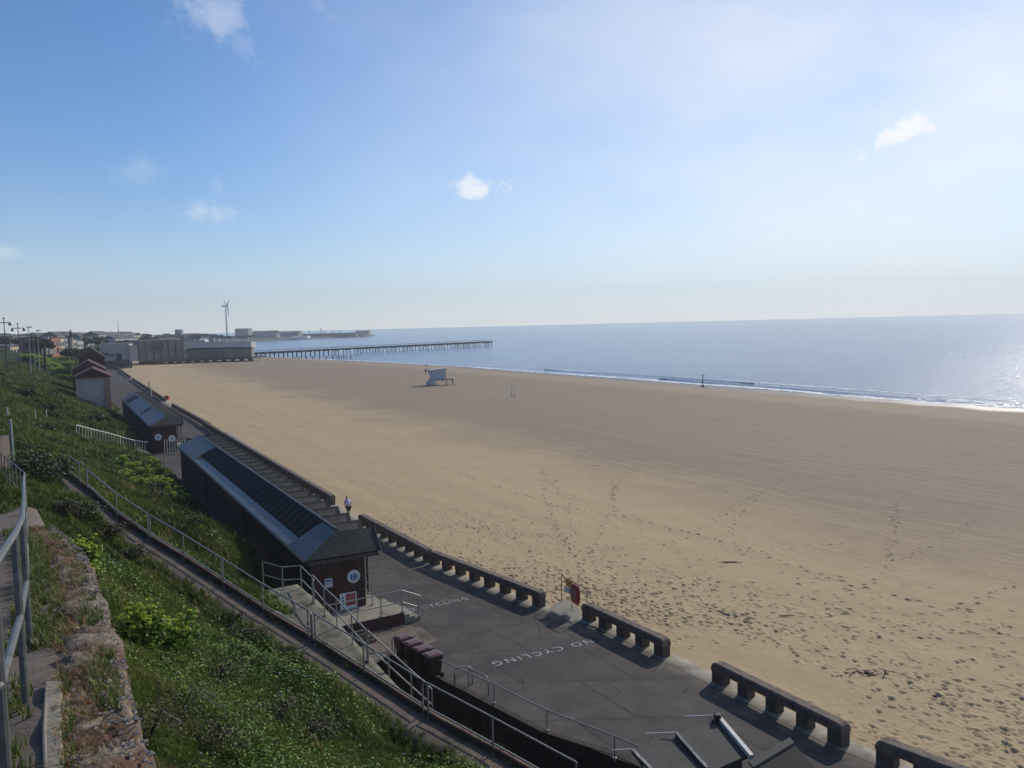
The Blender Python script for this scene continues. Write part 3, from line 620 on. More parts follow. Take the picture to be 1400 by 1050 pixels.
def project(p):
    x, y, z = p[0], p[1], p[2]-HC; cp, sp_ = math.cos(PITCH), math.sin(PITCH)
    F_ = y*cp-z*sp_; V_ = y*sp_+z*cp; u2 = FPX*x/F_; v2 = FPX*V_/F_; c, s = math.cos(ROLL), math.sin(ROLL)
    return (700+u2*c-v2*s, 525-(u2*s+v2*c))
def ksec(pxs): return [kz_(*q)-Vector((.05, -.05, 0)) for q in pxs]
RG = 'railing lengths along the cliff path'
railing('path_railing', ksec([(97, 652), (110, 664)]), 1.15, 'short steep railing length at the top bend of the cliff path', (1, .30), RG, bend=(True, False))
railing('path_railing', ksec([(121, 672), (161, 708), (204, 738)]), 1.12, 'railing length along the cliff path just below the top bend', (1, .30), RG, bend=(True, False))
railing('path_railing', ksec([(206, 741), (253, 768), (305, 802)]), 1.12, 'railing length along the cliff path below the middle huts, second from the bend', (1, .30), RG)
railing('path_railing', ksec([(307, 804), (361, 840), (424, 878)]), 1.12, 'railing length along the cliff path ending in a curved end left of the ramp', (1, .30), RG, bend=(False, True))
railing('path_railing', ksec([(432, 884), (500, 927), (580, 980)]), 1.12, 'railing length along the cliff path beside the steps, between two curved ends', (1, .30), RG, bend=(True, True))
railing('path_railing', ksec([(588, 985), (677, 1032), (790, 1100)]), 1.12, 'nearest railing length along the cliff path above the dark passage', (1, .30), RG, bend=(True, False))
# promenade edge railing
tp = [at(*q) for q in [(606, 929), (619, 935), (680, 964), (753, 1002), (846, 1040), (960, 1090), (1080, 1150)]]
tp = [Vector((p.x-.12, p.y+.1, .02)) for p in tp]
tp[0] = Vector((at(573, 914).x, at(573, 914).y, .02)); tp.insert(0, Vector((at(540, 897).x, at(540, 897).y, .02)))
del tp[2]
railing('edge_railing', tp, .80, 'long single rail railing on the promenade edge beside the bins and cycle hoops', (1.,), bend=(True, False))
# ramp and stair railings
rp_ = [at(*q) for q in [(429, 824, 3.2), (444, 842, 3.03), (461, 858, 2.85), (482, 882, 2.62), (502, 904, 2.4)]]
railing('ramp_railing', rp_, 1.22, 'two rail railing sloping down the ramp in front of the near hut', (1, .5), bend=(False, False))
q_ = [at(506, 908, 2.35)]; e2 = at(563, 960, 1.2)
sr = [rp_[-1]+Vector((.06, -.05, 0)), rp_[-1].lerp(e2, .5), e2, e2+(e2-rp_[-1])*.45]
railing('stair_railing', sr, 1.22, 'two rail stair railing going down from the ramp into the dark passage', (1, .5), base=False)
bk = [at(*q) for q in [(428, 823, 3.25), (412, 806, 3.25), (387, 808, 3.3), (360, 800, 3.4)]]
railing('landing_railing', bk, 1.1, 'short railing behind the near hut at the head of the ramp', (1, .45), bend=(True, False))
# platform in front of the hut gable
pf = [at(*q) for q in [(440, 862, .6), (552.6, 837, .6)]]
pd = (pf[1]-pf[0]).normalized(); pn = Vector((-pd.y, pd.x, 0))
pm_ = MB(); a = pf[0]-pd*1.0; b_ = pf[1]
pm_.prism([(a.x, a.y), (b_.x, b_.y), (b_.x+pn.x*2.6, b_.y+pn.y*2.6), (a.x+pn.x*2.6, a.y+pn.y*2.6)], -.05, .60)
root = empty('hut_platform', (b_.x, b_.y, 0), 'pale concrete platform with dark front wall and three small steps before the near hut gable', 'platform')
pm_.build('slab', M['conc'], root)
sk = MB(); sk.hexa([tuple(x) for x in (Vector((a.x, a.y, 0))-pn*.02, Vector((b_.x, b_.y, 0))-pn*.02, Vector((b_.x, b_.y, 0))-pn*.003, Vector((a.x, a.y, 0))-pn*.003, Vector((a.x, a.y, .585))-pn*.02, Vector((b_.x, b_.y, .585))-pn*.02, Vector((b_.x, b_.y, .585))-pn*.003, Vector((a.x, a.y, .585))-pn*.003)]); sk.build('front_wall', M['brick'], root)
for k in range(3):
    s_ = MB(); x0 = b_+pd*(.30*k+.004); x1 = b_+pd*(.30*(k+1)); s_.prism([tuple(x0)[:2], tuple(x1)[:2], tuple(x1+pn*2.2)[:2], tuple(x0+pn*2.2)[:2]], -.05, .45-.15*k); s_.build('step', M['conc'], root)
P_ = [Vector((b_.x, b_.y, .6))+pd*x+pn*.1 for x in (-3.9, -2.45, -1.2, -.05)]+[Vector((b_.x, b_.y, .17))+pd*.86+pn*.1]
pr_ = railing('platform_railing', P_, 1.12, 'two rail railing round the concrete platform in front of the near hut', (1, .45), bend=(False, True))
# low dark upright beside the hut
q_ = [Vector((b_.x, b_.y, .6))-pd*.9+pn*x for x in (2.0, 3.6)]
railing('wall_railing', q_, 1.05, 'short railing at the seaward corner of the near hut', (1, .5))
# white handrail down the slope behind the second hut
wpx = [(105, 597), (125, 602), (145, 606), (165, 611), (185, 616), (203, 621)]
wz = [6.6, 5.8, 5.0, 4.2, 3.4, 2.6]
wp = []
for (x, y), z in zip(wpx, wz):
    # drop onto the hillside along the sight line
    best = None
    for zz in np.arange(.5, 11, .05):
        p = at(x, y, zz)
        if p.y < 150 and abs(hz_(p.x, p.y)-zz) < .08: best = p
    wp.append(best or at(x, y, z))
rr = empty('stair_handrail', wp[0], 'white painted balustrade running down the grass slope behind the second hut', 'railing')
for fr_, nm in ((1.25, 'top_rail'), (.12, 'bottom_rail')):
    m_ = MB(); m_.tube([p+Vector((0, 0, fr_)) for p in wp], .055, 6); m_.build(nm, M['galv_far'], rr)
for a, b_ in zip(wp, wp[1:]):
    for j in range(5):
        p = a.lerp(b_, j/5); m_ = MB(); m_.tube([p, p+Vector((0, 0, 1.25))], .04 if j == 0 else .022, 5); m_.build('baluster', M['galv_far'], rr)
# near fence: posts and rail along the terrace edge
fn_px = [(-60, 1150, 12.9), (10, 1075, 12.75), (34, 942, 12.50), (41, 872, 12.22)]
fp_ = [at(*q) for q in fn_px]
def terr_z(p):
    d, z, s_ = polyd(np.array([[p.x, p.y]]), np.array([(q.x, q.y, q.z) for q in wlf])); return z[0]
for t_ in (11.0, 15.5, 20., 24.5, 28.): 
    x_ = fp_[-1].x+(t_-fp_[-1].y)*-.595; v = Vector((x_, t_, 0)); v.z = terr_z(v); fp_.append(v)
nearr = railing('terrace_fence', fp_, 1.12, 'thick galvanised fence along the edge of the upper path at the far left', (1, .47), r=.024, pr=.026, base=False, mat_='galv_dull')
fe = fp_[-1]; f2 = [fe+Vector((-.1, .1, 0))+Vector((-.62*k, .80*k, .0)) for k in range(0, 9)]
railing('terrace_fence', f2, 1.12, 'fence of close set posts turning off behind the far end of the upper path fence', (1, .3), r=.024, base=False, mat_='galv_dull')
# post and wire fence across the slope
def onhill(px, py, lo=.5, hi=13.2, ymax=200):
    last = None
    for zz in np.arange(hi, lo, -.08):
        p = at(px, py, zz)
        if p.y > ymax: break
        if hz_(p.x, p.y) >= zz: return Vector((p.x, p.y, hz_(p.x, p.y)))
    return at(px, py, lo)
cp_ = [onhill(18, 634), onhill(52, 640), onhill(88, 648)]
railing('slope_railing', [cp_[0], cp_[1], cp_[2]], 1.1, 'thin dark railing crossing the slope above the path bend', (1,), r=.022, mat_='timber', base=False)
m_ = MB(); tallp = onhill(18, 634); m_.tube([tallp-Vector((0, 0, .2)), tallp+Vector((0, 0, 2.0))], .07, 8); tag(m_.build('fence_post', M['galv']), 'tall weathered post at the left end of the slope railing', 'post')
for px in ((11, 574), (49, 576), (64, 574)):
    p = onhill(*px); m_ = MB(); m_.tube([p-Vector((0, 0, .2)), p+Vector((0, 0, 1.15))], .045, 8)
    tag(m_.build('fence_post', M['galv_far']), {11: 'pale post at the left frame edge on the upper slope', 49: 'pale post on the upper slope, left one of a pair', 64: 'pale post on the upper slope, right one of a pair'}[px[0]], 'post', 'posts on the upper slope')

# ------------------------------------------------------------------ sea wall sections
def wallseg(s0, s1, label, hgt=WALLZ):
    a = Vector(s0); b_ = Vector(s1); d = b_-a; L_ = d.length; d.normalize(); nrm = Vector((d.y, -d.x, 0))
    if nrm.x < 0: nrm = -nrm
    a2 = a; root = empty('sea_wall', a, label, 'sea wall', 'sea wall sections between promenade and beach')
    w = .50
    prof = [(0, hgt-.34), (0, hgt-.05), (.06, hgt), (w-.06, hgt), (w, hgt-.05), (w, hgt-.34)]
    m_ = MB()
    # coping with rounded shoulders at both ends
    st = [(0, .16), (.05, .07), (.14, .02), (.3, 0)]
    ss = [(x, dz) for x, dz in st]+[(L_-x, dz) for x, dz in st[::-1]]
    vs = []; n6 = 6
    for x, dz in ss:
        for p in prof: vs.append(a2+d*x+nrm*p[0]+Vector((0, 0, p[1]-(dz if p[1] > hgt-.2 else 0))))
    fs = []
    for i in range(len(ss)-1):
        for k in range(n6): fs.append((i*n6+k, i*n6+(k+1) % n6, (i+1)*n6+(k+1) % n6, (i+1)*n6+k))
    fs += [tuple(range(n6)), tuple((len(ss)-1)*n6+k for k in range(n6))]
    m_.add(vs, fs); m_.build('coping', M['conc_cap'], root)
    npil = max(2, int(round(L_/1.5))+1)
    for k in range(npil):
        x = .02+(L_-.54)*k/(npil-1); wd_ = .52 if 0 < k < npil-1 else .6; x = min(x, L_-wd_-.02)
        m_ = MB(); q = a2+d*x
        m_.hexa([tuple(q+d*dx+nrm*dy+Vector((0, 0, z))) for z in (-.1, hgt-.341) for dx, dy in ((0, .03), (wd_, .03), (wd_, w-.03), (0, w-.03))])
        m_.build('pillar', M['conc_dark'], root)
    return root
SEG = [((1150, 1025), (972, 932), 'sea wall section between the beach gap beside the lifebuoy section and the dark kiosk, second nearest'),
       ((1390, 1122), (1196, 1045), 'nearest sea wall section at the bottom right corner'),
       ((906, 901), (795, 847), 'four opening sea wall section just right of the lifebuoy stand'),
       ((737, 832.5), (586, 771.5), 'sea wall section ending just left of the lifebuoy stand'),
       ((583, 770), (490, 718), 'sea wall section starting beside the walking person')]
for (p0, p1, lb) in SEG: wallseg(at(*p0, 0), at(*p1, 0), lb)
def wseg_y(y0, y1, lb): wallseg((fx(wall, y0), y0, 0), (fx(wall, y1), y1, 0), lb)
ya = at(472, 677, WALLZ).y; yb = at(296, 575, WALLZ).y
wseg_y(ya, yb, 'long sea wall section opposite the long near hut')
wseg_y(at(286, 579, WALLZ).y, at(238, 551, WALLZ).y, 'sea wall section opposite the gap between the two huts')
wseg_y(at(226, 544, WALLZ).y, at(183, 516, WALLZ).y, 'sea wall section with a red end beside the second hut')
wseg_y(at(178, 514, WALLZ).y, at(158, 499, WALLZ).y, 'farthest sea wall section leading to the pier')
rb = MB(); p = at(227, 545, .2); rb.box(p.x-.4, p.x+.7, p.y-.4, p.y+.4, 0, .75); rb.box(p.x-.3, p.x+.6, p.y-.3, p.y+.3, .75, .88); tag(rb.build('grit_box', M['red'], bevel=.05), 'red box at the end of the far sea wall section', 'box')

# ------------------------------------------------------------------ beach huts
def hut(A, Ld, name, label, ngab, near_panel, far_panel, zb=0.0, ze=3.45, zr=4.5, rw=3.96, signs=True):
    u = H1U; v = H1V
    root = empty(name, A-Vector((0, 0, A.z)), label, 'beach hut block')
    def w(a, b_, z): return tuple(Vector((A.x, A.y, 0))+u*a+v*b_+Vector((0, 0, z)))
    def quad(mb, pts, th=.05):   # sloping slab with thickness
        pts = [Vector(p) for p in pts]; nn = (pts[1]-pts[0]).cross(pts[2]-pts[0]).normalized()
        if nn.z < 0: nn = -nn
        k = len(pts); vs = [tuple(p) for p in pts]+[tuple(p-nn*th) for p in pts]
        mb.add(vs, [tuple(range(k)), tuple(range(2*k-1, k-1, -1))]+[(i, (i+1) % k, k+(i+1) % k, k+i) for i in range(k)])
    # walls
    m_ = MB(); m_.hexa([w(.12, .3, zb-.2), w(Ld-.1, .3, zb-.2), w(Ld-.1, 3.12, zb-.2), w(.12, 3.12, zb-.2), w(.12, .3, ze-.07), w(Ld-.1, .3, ze-.07), w(Ld-.1, 3.12, ze-.07), w(.12, 3.12, ze-.07)]); m_.build('wall', M['brick'], root)
    for k in range(ngab):       # chalet doors along the verandah
        x = 1.0+k*(Ld-1)/ngab; m_ = MB(); m_.hexa([w(x, 3.12, .5), w(x+.9, 3.12, .5), w(x+.9, 3.17, .5), w(x, 3.17, .5), w(x, 3.12, 2.6), w(x+.9, 3.12, 2.6), w(x+.9, 3.17, 2.6), w(x, 3.17, 2.6)]); m_.build('door', M['white' if k % 3 else 'blue'], root)
    m_ = MB(); m_.hexa([w(-.05, 3.121, 0), w(Ld, 3.121, 0), w(Ld, 4.1, 0), w(-.05, 4.1, 0), w(-.05, 3.121, .5), w(Ld, 3.121, .5), w(Ld, 4.1, .5), w(-.05, 4.1, .5)]); m_.build('verandah_floor', M['conc'], root)
    hip = 1.25; vr = 2.05
    for (ga0, ga1, gbv, nm_) in ((-.05, Ld, -.05, 'gutter'),):
        m_ = MB(); m_.tube([w(ga0, gbv, ze-.06), w(ga1, gbv, ze-.06)], .055, 6); m_.build(nm_, M['dark'], root)
    for x in (.35, Ld*.33, Ld*.66, Ld-.4): m_ = MB(); m_.tube([w(x, -.05, ze-.1), w(x, .22, ze-.45), w(x, .24, .1)], .04, 6); m_.build('downpipe', M['dark'], root)
    # fascia band under the eaves
    m_ = MB(); m_.hexa([w(-.02, .12, ze-.26), w(Ld, .12, ze-.26), w(Ld, rw-.1, ze-.26), w(-.02, rw-.1, ze-.26), w(-.02, .12, ze-.075), w(Ld, .12, ze-.075), w(Ld, rw-.1, ze-.075), w(-.02, rw-.1, ze-.075)]); m_.build('fascia', M['conc_dark'], root)
    # landward slope : end panels of smooth slate
    roof = MB(); quad(roof, [w(0, 0, ze), w(near_panel, 0, ze), w(near_panel, vr, zr), w(hip, vr, zr)])
    rf = roof.build('roof', M['slate'], root); roof = MB(); quad(roof, [w(far_panel, 0, ze), w(Ld, 0, ze), w(Ld-hip, vr, zr), w(far_panel, vr, zr)])
    rf = roof.build('roof', M['slate'], root)
    # eaves strip
    m_ = MB(); quad(m_, [w(near_panel+.003, 0, ze+.02), w(far_panel-.003, 0, ze+.02), w(far_panel-.003, .78, ze+.17), w(near_panel+.003, .78, ze+.17)]); m_.build('eaves_strip', M['lead'], root)
    # dark felted middle
    m_ = MB(); quad(m_, [w(near_panel+.003, .8, ze+.16), w(far_panel-.003, .8, ze+.16), w(far_panel-.003, vr, zr+.05), w(near_panel+.003, vr, zr+.05)], .06)
    x = near_panel+.6
    while x < far_panel-.3:
        m_.hexa([w(x, .78, ze+.17), w(x+.05, .78, ze+.17), w(x+.05, vr, zr+.06), w(x, vr, zr+.06), w(x, .78, ze+.215), w(x+.05, .78, ze+.215), w(x+.05, vr, zr+.1), w(x, vr, zr+.1)]); x += 1.15
    m_.build('felt_panel', M['felt'], root)
    # near and far hips
    zg = zr-.05; gw = (Ld-.0)/ngab
    m_ = MB(); quad(m_, [w(0, 0, ze), w(0, rw, ze), w(gw/2, rw+.04, zg), w(gw/2, vr, zr)]); m_.build('hip', M['slate_dull'], root)
    m_ = MB(); quad(m_, [w(Ld, 0, ze), w(Ld-gw/2, vr, zr), w(Ld-gw/2, rw+.04, zg), w(Ld, rw, ze)]); m_.build('hip', M['slate_dull'], root)
    # row of full height gables over the chalet fronts
    for k in range(ngab):
        x0 = k*gw; x1 = x0+gw; xm = (x0+x1)/2; m_ = MB()
        if k: quad(m_, [w(x0, rw+.0, ze+.01), w(xm, rw+.0, zg), w(xm, vr+.03, zg), w(x0, vr+.03, ze+.5)], .05)
        if k < ngab-1: quad(m_, [w(x1, rw+.0, ze+.01), w(xm, rw+.0, zg), w(xm, vr+.03, zg), w(x1, vr+.03, ze+.5)], .05)
        m_.add([w(x0, rw-.03, ze-.04), w(x1, rw-.03, ze-.04), w(xm, rw-.03, zg-.08), w(x0, rw-.07, ze-.04), w(x1, rw-.07, ze-.04), w(xm, rw-.07, zg-.08)], [(0, 1, 2), (5, 4, 3), (0, 3, 4, 1), (1, 4, 5, 2), (2, 5, 3, 0)])
        m_.build('gable', M['slate_dull'], root)
    for k in range(1, ngab+1):
        x = .15+k*gw; m_ = MB(); m_.tube([w(min(x, Ld-.1), 3.95, .0), w(min(x, Ld-.1), 3.95, ze-.1)], .06, 6); m_.build('verandah_post', M['timber'], root)
    # ridge
    m_ = MB(); m_.tube([w(hip, vr, zr+.03), w(Ld-hip, vr, zr+.03)], .07, 8); m_.tube([w(0, rw+.02, ze+.02), w(gw/2, rw+.06, zg+.02)], .03, 6); m_.build('ridge', M['lead'], root)
    return root, w
H1, w1 = hut(H1A, 50, 'beach_hut_block', 'long near block of brick beach huts with dark middle roof and blue grey slate ends', 24, 3.7, 39)
A2 = at(205, 583, 3.45)
H2, w2 = hut(A2, (at(166, 544, 3.45)-A2).length, 'beach_hut_block', 'second block of beach huts beyond the long near one, its roof mostly pale blue slate', 18, 40, 41)
def w2b(x0, x1, mat_):
    m_ = MB(); m_.hexa([w2(x0, .3, 3.62), w2(x1, .3, 3.62), w2(x1, 1.8, 4.38), w2(x0, 1.8, 4.38), w2(x0, .3, 3.7), w2(x1, .3, 3.7), w2(x1, 1.8, 4.46), w2(x0, 1.8, 4.46)]); return m_.build('felt_panel', M[mat_], H2)
w2b(40.9, 42.5, 'felt'); w2b(44, 46, 'felt'); w2b(17, 17.9, 'felt')
# signs on the near gable (front plane a = .12)
def gsign(root, w, b0, b1, z0, z1, m0, name, depth=.03, a0=.12):
    m_ = MB(); m_.hexa([w(a0-depth, b0, z0), w(a0, b0, z0), w(a0, b1, z0), w(a0-depth, b1, z0), w(a0-depth, b0, z1), w(a0, b0, z1), w(a0, b1, z1), w(a0-depth, b1, z1)]); return m_.build(name, M[m0], root)
def gdisc(root, w, bc, zc, r, m0, name, depth=.03, a0=.12, sx=1, n_=24):
    m_ = MB(); f_ = [w(a0-depth, bc+r*sx*math.cos(2*math.pi*k/n_), zc+r*math.sin(2*math.pi*k/n_)) for k in range(n_)]; bk_ = [w(a0, bc+r*sx*math.cos(2*math.pi*k/n_), zc+r*math.sin(2*math.pi*k/n_)) for k in range(n_)]
    m_.add(f_+bk_, [tuple(range(n_)), tuple(range(2*n_-1, n_-1, -1))]+[(i, (i+1) % n_, n_+(i+1) % n_, n_+i) for i in range(n_)]); return m_.build(name, M[m0], root)
def wpos(w, b, z): return Vector(w(.1, b, z))
def gb(px, py):     # pixel on the gable plane -> (b, z)
    r = ray(px, py); o = Vector((0, 0, HC)); nrm = H1U; P0 = Vector(w1(.12, 0, 0)); t_ = (P0-o).dot(nrm)/r.dot(nrm); q = o+r*t_; return ((q-Vector(w1(.12, 0, 0))).dot(H1V), q.z)
b0, z0 = gb(483.5, 788); rs = empty('round_sign', wpos(w1, b0, z0), 'round white sign with blue figures high on the near hut gable', 'sign')
gdisc(rs, w1, b0, z0, .34, 'white', 'sign_disc')
for dx, sc in ((-.13, 1), (.02, 1.15), (.16, .85)):
    gdisc(rs, w1, b0+dx, z0+.12*sc, .045*sc, 'blue', 'figure_head', .04, .12, 1, 10)
    gsign(rs, w1, b0+dx-.05*sc, b0+dx+.05*sc, z0-.10*sc, z0+.07*sc, 'blue', 'figure_body', .037)
    gsign(rs, w1, b0+dx-.045*sc, b0+dx-.012*sc, z0-.19*sc, z0-.10*sc, 'blue', 'figure_leg', .037); gsign(rs, w1, b0+dx+.012*sc, b0+dx+.045*sc, z0-.19*sc, z0-.10*sc, 'blue', 'figure_leg', .037)
b0, z0 = gb(465, 835); b1, z1 = gb(487, 808)
rs = empty('notice_board', wpos(w1, (b0+b1)/2, (z0+z1)/2), 'white notice board with a large red panel low on the near hut gable', 'sign')
gsign(rs, w1, b0, b1, z0, z1, 'white', 'board', .035); gsign(rs, w1, b0+(b1-b0)*.36, b1-.06, z0+(z1-z0)*.24, z1-.06, 'red', 'red_panel', .041)
for k in range(4):
    zz = z0+(z1-z0)*(.40+.14*k); gsign(rs, w1, b0+(b1-b0)*.42, b1-.12, zz, zz+.014, 'white', 'text_line', .045)
for k in range(3): gdisc(rs, w1, b0+(b1-b0)*.19, z0+(z1-z0)*(.35+.2*k), .055, 'blue', 'symbol', .039, .12, 1, 12)
b0, z0 = gb(444, 804); b1, z1 = gb(454, 790)
rs = empty('notice', wpos(w1, b0, z0), 'small grey white notice left of the round sign on the near hut gable', 'sign'); gsign(rs, w1, b0, b1, z0, z1, 'galv_far', 'board', .03); gsign(rs, w1, b0+.05, b1-.05, z1-.16, z1-.07, 'blue', 'heading', .034)
for dx, lb in ((.9, 'left'), (2.5, 'right')):
    m_ = None
    rs = empty('round_sign', Vector(w2(.1, dx, 2.0)), lb+' round white sign on the near gable of the second hut', 'sign', 'round signs on the second hut'); gdisc(rs, w2, dx, 2.0 if lb == 'left' else 1.7, .42, 'white', 'sign_disc'); gsign(rs, w2, dx-.12, dx+.12, 1.85 if lb == 'left' else 1.55, 2.1 if lb == 'left' else 1.8, 'blue', 'figure_body', .04)
# white picket gate between huts
g0 = at(222, 607, .0); gr_ = empty('picket_gate', g0, 'white picket gate between the two hut blocks', 'gate')
for k in range(9): m_ = MB(); q = Vector(w2(-.6-k*.28, 1.5+.27*k, 0)); m_.box(q.x-.035, q.x+.035, q.y-.02, q.y+.02, 0, 1.8); m_.build('picket', M['galv_far'], gr_)
m_ = MB(); m_.tube([w2(-.6, 1.5, 1.6), w2(-2.84, 3.66, 1.6)], .035, 6); m_.tube([w2(-.6, 1.5, .4), w2(-2.84, 3.66, .4)], .035, 6); m_.build('gate_rail', M['galv_far'], gr_)
a = onhill(-8, 655); b_ = onhill(16, 650); m_ = MB(); u_ = (b_-a); u_.z = 0; u_.normalize(); n2_ = Vector((-u_.y, u_.x, 0)); zt = far(8, 602, (a.y+b_.y)/2).z
m_.hexa([tuple(Vector((p.x, p.y, z))+n2_*o) for z in (a.z-1, zt) for p, o in ((a-u_*3, 0), (b_, 0), (b_, .4), (a-u_*3, .4))]); tag(m_.build('retaining_wall', M['conc_dark'], bevel=.02), 'dark wall at the left edge of the frame beside the tall weathered post', 'wall')
# ------------------------------------------------------------------ wheelie bins
def make_bin():
    root = empty('wheelie_bin', (0, 0, 0), 'x', 'bin', 'brown wheelie bins in a row')
    b = bmesh.new()
    vs = [b.verts.new(p) for p in [(-.24, -.26, .1), (.24, -.26, .1), (.24, .22, .1), (-.24, .22, .1), (-.29, -.36, .98), (.29, -.36, .98), (.29, .34, .98), (-.29, .34, .98)]]
    for f in [(3, 2, 1, 0), (4, 5, 6, 7), (0, 1, 5, 4), (1, 2, 6, 5), (2, 3, 7, 6), (3, 0, 4, 7)]: b.faces.new([vs[i] for i in f])
    me = bpy.data.meshes.new('body'); b.to_mesh(me); b.free(); me.materials.append(M['bin']); o = bpy.data.objects.new('body', me); C.objects.link(o); o.parent = root
    mo = o.modifiers.new('bevel', 'BEVEL'); mo.width = .03; mo.segments = 2
    m_ = MB(); m_.box(-.31, .31, -.40, .38, .985, 1.02); m_.box(-.25, .25, -.33, .22, 1.02, 1.06); m_.box(-.08, .08, -.28, .18, 1.06, 1.075); ld = m_.build('lid', M['bin_lid'], bevel=.012); ld.parent = root
    m_ = MB(); m_.tube([(-.26, .43, .97), (.26, .43, .97)], .018, 8); m_.box(-.24, -.2, .34, .44, .95, .98); m_.box(.2, .24, .34, .44, .95, .98); h = m_.build('handle', M['bin']); h.parent = root
    for s_ in (-1, 1): m_ = MB(); m_.tube([(s_*.22, .27, .1), (s_*.28, .27, .1)], .1, 14); q = m_.build('wheel', M['dark']); q.parent = root
    return root
b0 = make_bin(); ba = at(552, 869, 1.05); bb = at(592, 892.5, 1.05)
LB = ['brown wheelie bin at the far left end of the row nearest the hut steps', 'second brown wheelie bin from the hut steps', 'third brown wheelie bin from the hut steps', 'brown wheelie bin at the near right end of the row']
for k in range(4):
    o = b0 if k == 0 else copy_tree(b0); p = ba.lerp(bb, k/3); o.location = (p.x, p.y, 0); o['label'] = LB[k]
    d = bb-ba; o.rotation_euler = (0, 0, math.atan2(d.y, d.x)+rng.uniform(-.06, .06)+(math.pi if k in (1, 3) else 0)*0)
# bin shelter low wall
# cycle hoops
for (pa, pb_, lb) in (((622, 938), (646, 935), 'steel cycle hoop on the promenade edge, the one nearer the bins'), ((641, 938), (668, 951), 'steel cycle hoop on the promenade edge, the one farther from the bins')):
    a = at(*pa); b_ = at(*pb_); d = (b_-a); L_ = d.length; d.normalize(); h = .78; m_ = MB()
    pts = [a-Vector((0, 0, .05)), a+Vector((0, 0, h-.22))]+[a+d*(.22*(1-math.cos(t_)))+Vector((0, 0, h-.22+.22*math.sin(t_))) for t_ in (.4, .8, 1.2, 1.57)]
    pts += [b_-d*(.22*(1-math.cos(t_)))+Vector((0, 0, h-.22+.22*math.sin(t_))) for t_ in (1.57, 1.2, .8, .4)]+[b_+Vector((0, 0, h-.22)), b_-Vector((0, 0, .05))]
    m_.tube(pts, .027, 8); tag(m_.build('cycle_hoop', M['galv'], smooth=True), lb, 'cycle stand', 'cycle hoops')
# ------------------------------------------------------------------ lifebuoy stand in the beach gap
sa = at(768, 824); se = at(803, 845); sd_ = (se-sa).normalized(); root = empty('rescue_stand', sa, 'metal stand with red lifebuoy cover and small amber board in the sea wall gap', 'rescue stand')
ln = (se-sa).length; hh = 1.5
m_ = MB(); m_.tube([sa, sa+Vector((0, 0, hh)), sa+sd_*(ln-.2)+Vector((0, 0, hh)), sa+sd_*(ln-.06)+Vector((0, 0, hh-.06)), sa+sd_*ln+Vector((0, 0, hh-.2)), sa+sd_*ln], .022, 8); m_.build('frame', M['timber'], root)
m_ = MB(); m_.tube([sa+sd_*ln*.42, sa+sd_*ln*.42+Vector((0, 0, hh))], .02, 8); m_.build('post', M['timber'], root)
m_ = MB(); m_.tube([sa+Vector((0, 0, .75)), sa+sd_*ln*.42+Vector((0, 0, .75))], .018, 8); m_.build('cross_bar', M['timber'], root)
nn_ = Vector((sd_.y, -sd_.x, 0)); nn_ = nn_ if nn_.y < 0 else -nn_
def panel(x0, x1, z0, z1, m0, nm, off_=.02, th=.02, rr=0):
    m_ = MB(); a = sa+nn_*off_; m_.hexa([tuple(a+sd_*x+nn_*y+Vector((0, 0, z))) for z in (z0, z1) for x, y in ((x0, 0), (x1, 0), (x1, th), (x0, th))]); return m_.build(nm, M[m0], root, bevel=rr)
panel(ln*.2, ln*.42, 1.1, hh-.03, 'yellow', 'amber_board'); panel(ln*.14, ln*.42, .76, 1.09, 'white', 'white_board')
for k in range(3): panel(ln*.17, ln*.39, .82+.09*k, .835+.09*k, 'navy', 'text_line', .041, .003)
# lifebuoy housing : rounded, thick
pts = []; cx, cz = ln*.62, .98
for k in range(28):
    t_ = 2*math.pi*k/28; c_, s__ = math.cos(t_), math.sin(t_); pts.append((cx+.43*abs(c_)**.6*math.copysign(1, c_), cz+.52*abs(s__)**.6*math.copysign(1, s__)))
m_ = MB(); lay = [(.03, .9), (.05, 1.0), (.14, 1.0), (.19, .86)]; vs = []
for y, sc in lay: vs += [tuple(sa+sd_*(cx+(x-cx)*sc)+nn_*y+Vector((0, 0, cz+(z-cz)*sc))) for x, z in pts]
fs = [tuple((i*28+k, i*28+(k+1) % 28, (i+1)*28+(k+1) % 28, (i+1)*28+k)) for i in range(3) for k in range(28)]+[tuple(range(27, -1, -1)), tuple(84+k for k in range(28))]
m_.add(vs, fs); m_.build('lifebuoy_cover', M['maroon'], root, smooth=False)
for k in range(3): 
    m_ = MB(); x0 = cx-.2+.17*k; m_.hexa([tuple(sa+sd_*x+nn_*y+Vector((0, 0, z))) for z in (cz-.25, cz+.25) for x, y in ((x0, .19), (x0+.03, .19), (x0+.03, .196), (x0, .196))]); m_.build('text_line', M['white_wash'], root)
